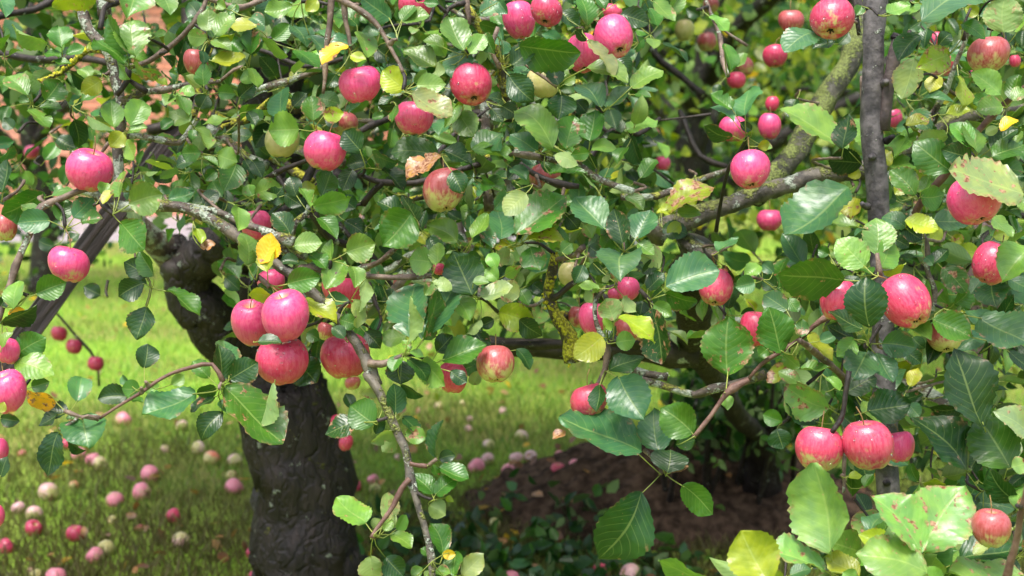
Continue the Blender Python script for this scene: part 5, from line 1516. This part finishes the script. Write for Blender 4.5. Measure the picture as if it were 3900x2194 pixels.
# ------------------------------------------------------------------ grass, weeds, litter
def blades(N, y0, y1, hgt, wid, rng, far):
    y = y0 * (y1 / y0) ** rng.uniform(0, 1, N)
    x = rng.uniform(-.44, .44, N) * (y + 1.0)
    off = (y < y_path0 - .05) | (x > .25)
    x, y = x[off], y[off]
    mz_ = mound_z(x, y)
    ok = mz_ < .05
    pn = np.sin(x * 2.3 + 1.3 * np.sin(y * 1.9)) * np.cos(y * 2.6 + x) + .6 * np.sin(x * 7 + y * 5) * np.sin(y * 9)
    x, y, pn = x[ok], y[ok], pn[ok]
    n = len(x)
    h = hgt * rng.uniform(.5, 1.4, n) * (1 + .15 * pn)
    ang = rng.uniform(0, 6.28, n)
    lean = rng.uniform(.1, 1.0, n) * h
    la = rng.uniform(0, 6.28, n)
    w = wid * rng.uniform(.7, 1.3, n)
    dx, dy = np.cos(ang) * w, np.sin(ang) * w
    lx, ly = np.cos(la) * lean, np.sin(la) * lean
    z = np.zeros(n)
    V = np.stack([np.stack([x - dx, y - dy, z], 1), np.stack([x + dx, y + dy, z], 1),
                  np.stack([x + lx * .4 + dx * .8, y + ly * .4 + dy * .8, h * .6], 1), np.stack([x + lx * .4 - dx * .8, y + ly * .4 - dy * .8, h * .6], 1),
                  np.stack([x + lx, y + ly, h], 1)], 1).reshape(-1, 3)
    b = (np.arange(n) * 5)[:, None, None]
    F = (np.array([(0, 1, 2), (0, 2, 3), (3, 2, 4)])[None] + b).reshape(-1, 3)
    near = np.clip((6.5 - y) / 2.0, 0, 1)
    dry = np.clip(.08 + .25 * pn + .95 * near + rng.normal(0, .2, n), 0, 1)[:, None]
    green = np.array([.30, .54, .075]) * rng.uniform(.65, 1.3, (n, 1)) * (1 + np.array([.35, .12, 0]) * rng.normal(0, .6, (n, 1)))
    straw = np.array([.15, .122, .045]) * rng.uniform(.5, 1.3, (n, 1))
    c = green * (1 - dry * .95) + straw * dry * .95
    C = np.repeat(np.hstack([np.clip(c, .005, .8), np.zeros((n, 1))]), 5, 0)
    return mesh('grass', V, F, None, C)
sg = Nodes('grass_blade')
ga = sg.n('Attribute', attribute_name='tint').outputs['Color']
gb = sg.bsdf(ga, .5, .35)
gt = sg.n('BsdfTranslucent')
sg.put(gt.inputs['Color'], ga)
gm = sg.n('MixShader'); gm.inputs[0].default_value = .45
sg.t.links.new(gb, gm.inputs[1]); sg.t.links.new(gt.outputs[0], gm.inputs[2])
GRASS = sg.done(gm.outputs[0])
grass = link('grass', blades(170000, 3.5, 14.5, .038, .0022, np.random.default_rng(5), False), GRASS)
tag(grass, 'short green grass covering the lawn', 'grass', None, 'stuff')

rng = np.random.default_rng(31)
wp = []
while len(wp) < 75:
    px, py = rng.uniform(930, 2050), rng.uniform(1300, 1500)
    g = on_ground(px * PX, py * PX)
    if mound_z(g[0], g[1]) > .12 and rng.random() < .9 or (px < 1250 and py < 1300) or (px > 1480 and py < 1400) or px > 1850:
        continue
    wp.append(g)
wp = np.repeat(np.array(wp), 9, 0)
wp = wp + np.stack([rng.normal(0, .05, len(wp)), rng.normal(0, .05, len(wp)), rng.uniform(.005, .05, len(wp))], 1)
wp[:, 2] += np.clip(mound_z(wp[:, 0], wp[:, 1]), 0, 1)
tag(link('weeds', simple_leaves(wp, .055, rng, [('d', 6), ('b', 1), ('g', 2.5)], 1.0), FAR_LEAF), 'low dark green weeds growing in front of the soil mound', 'weeds', None, 'stuff')

yy = 3.8 * (11.5 / 3.8) ** rng.uniform(0, 1, 900)
lp = np.stack([rng.uniform(-.42, .42, 900) * (yy + .5), yy, rng.uniform(.022, .04, 900)], 1)
lp[:, 2] += np.clip(mound_z(lp[:, 0], lp[:, 1]) - .02, 0, 1)
lp = lp[(lp[:, 1] < y_path0 - .1)]
TONE['f'] = (.16, .075, .04); TONE['e'] = (.34, .2, .12)
litter = simple_leaves(lp, .042, rng, [('f', 5), ('e', 3), ('o', 2), ('Y', .7), ('y', .5)], 2.2)
tag(link('leaf_litter', litter, FAR_LEAF), 'scattered dry brown and yellow leaves on the lawn', 'fallen leaves', None, 'stuff')
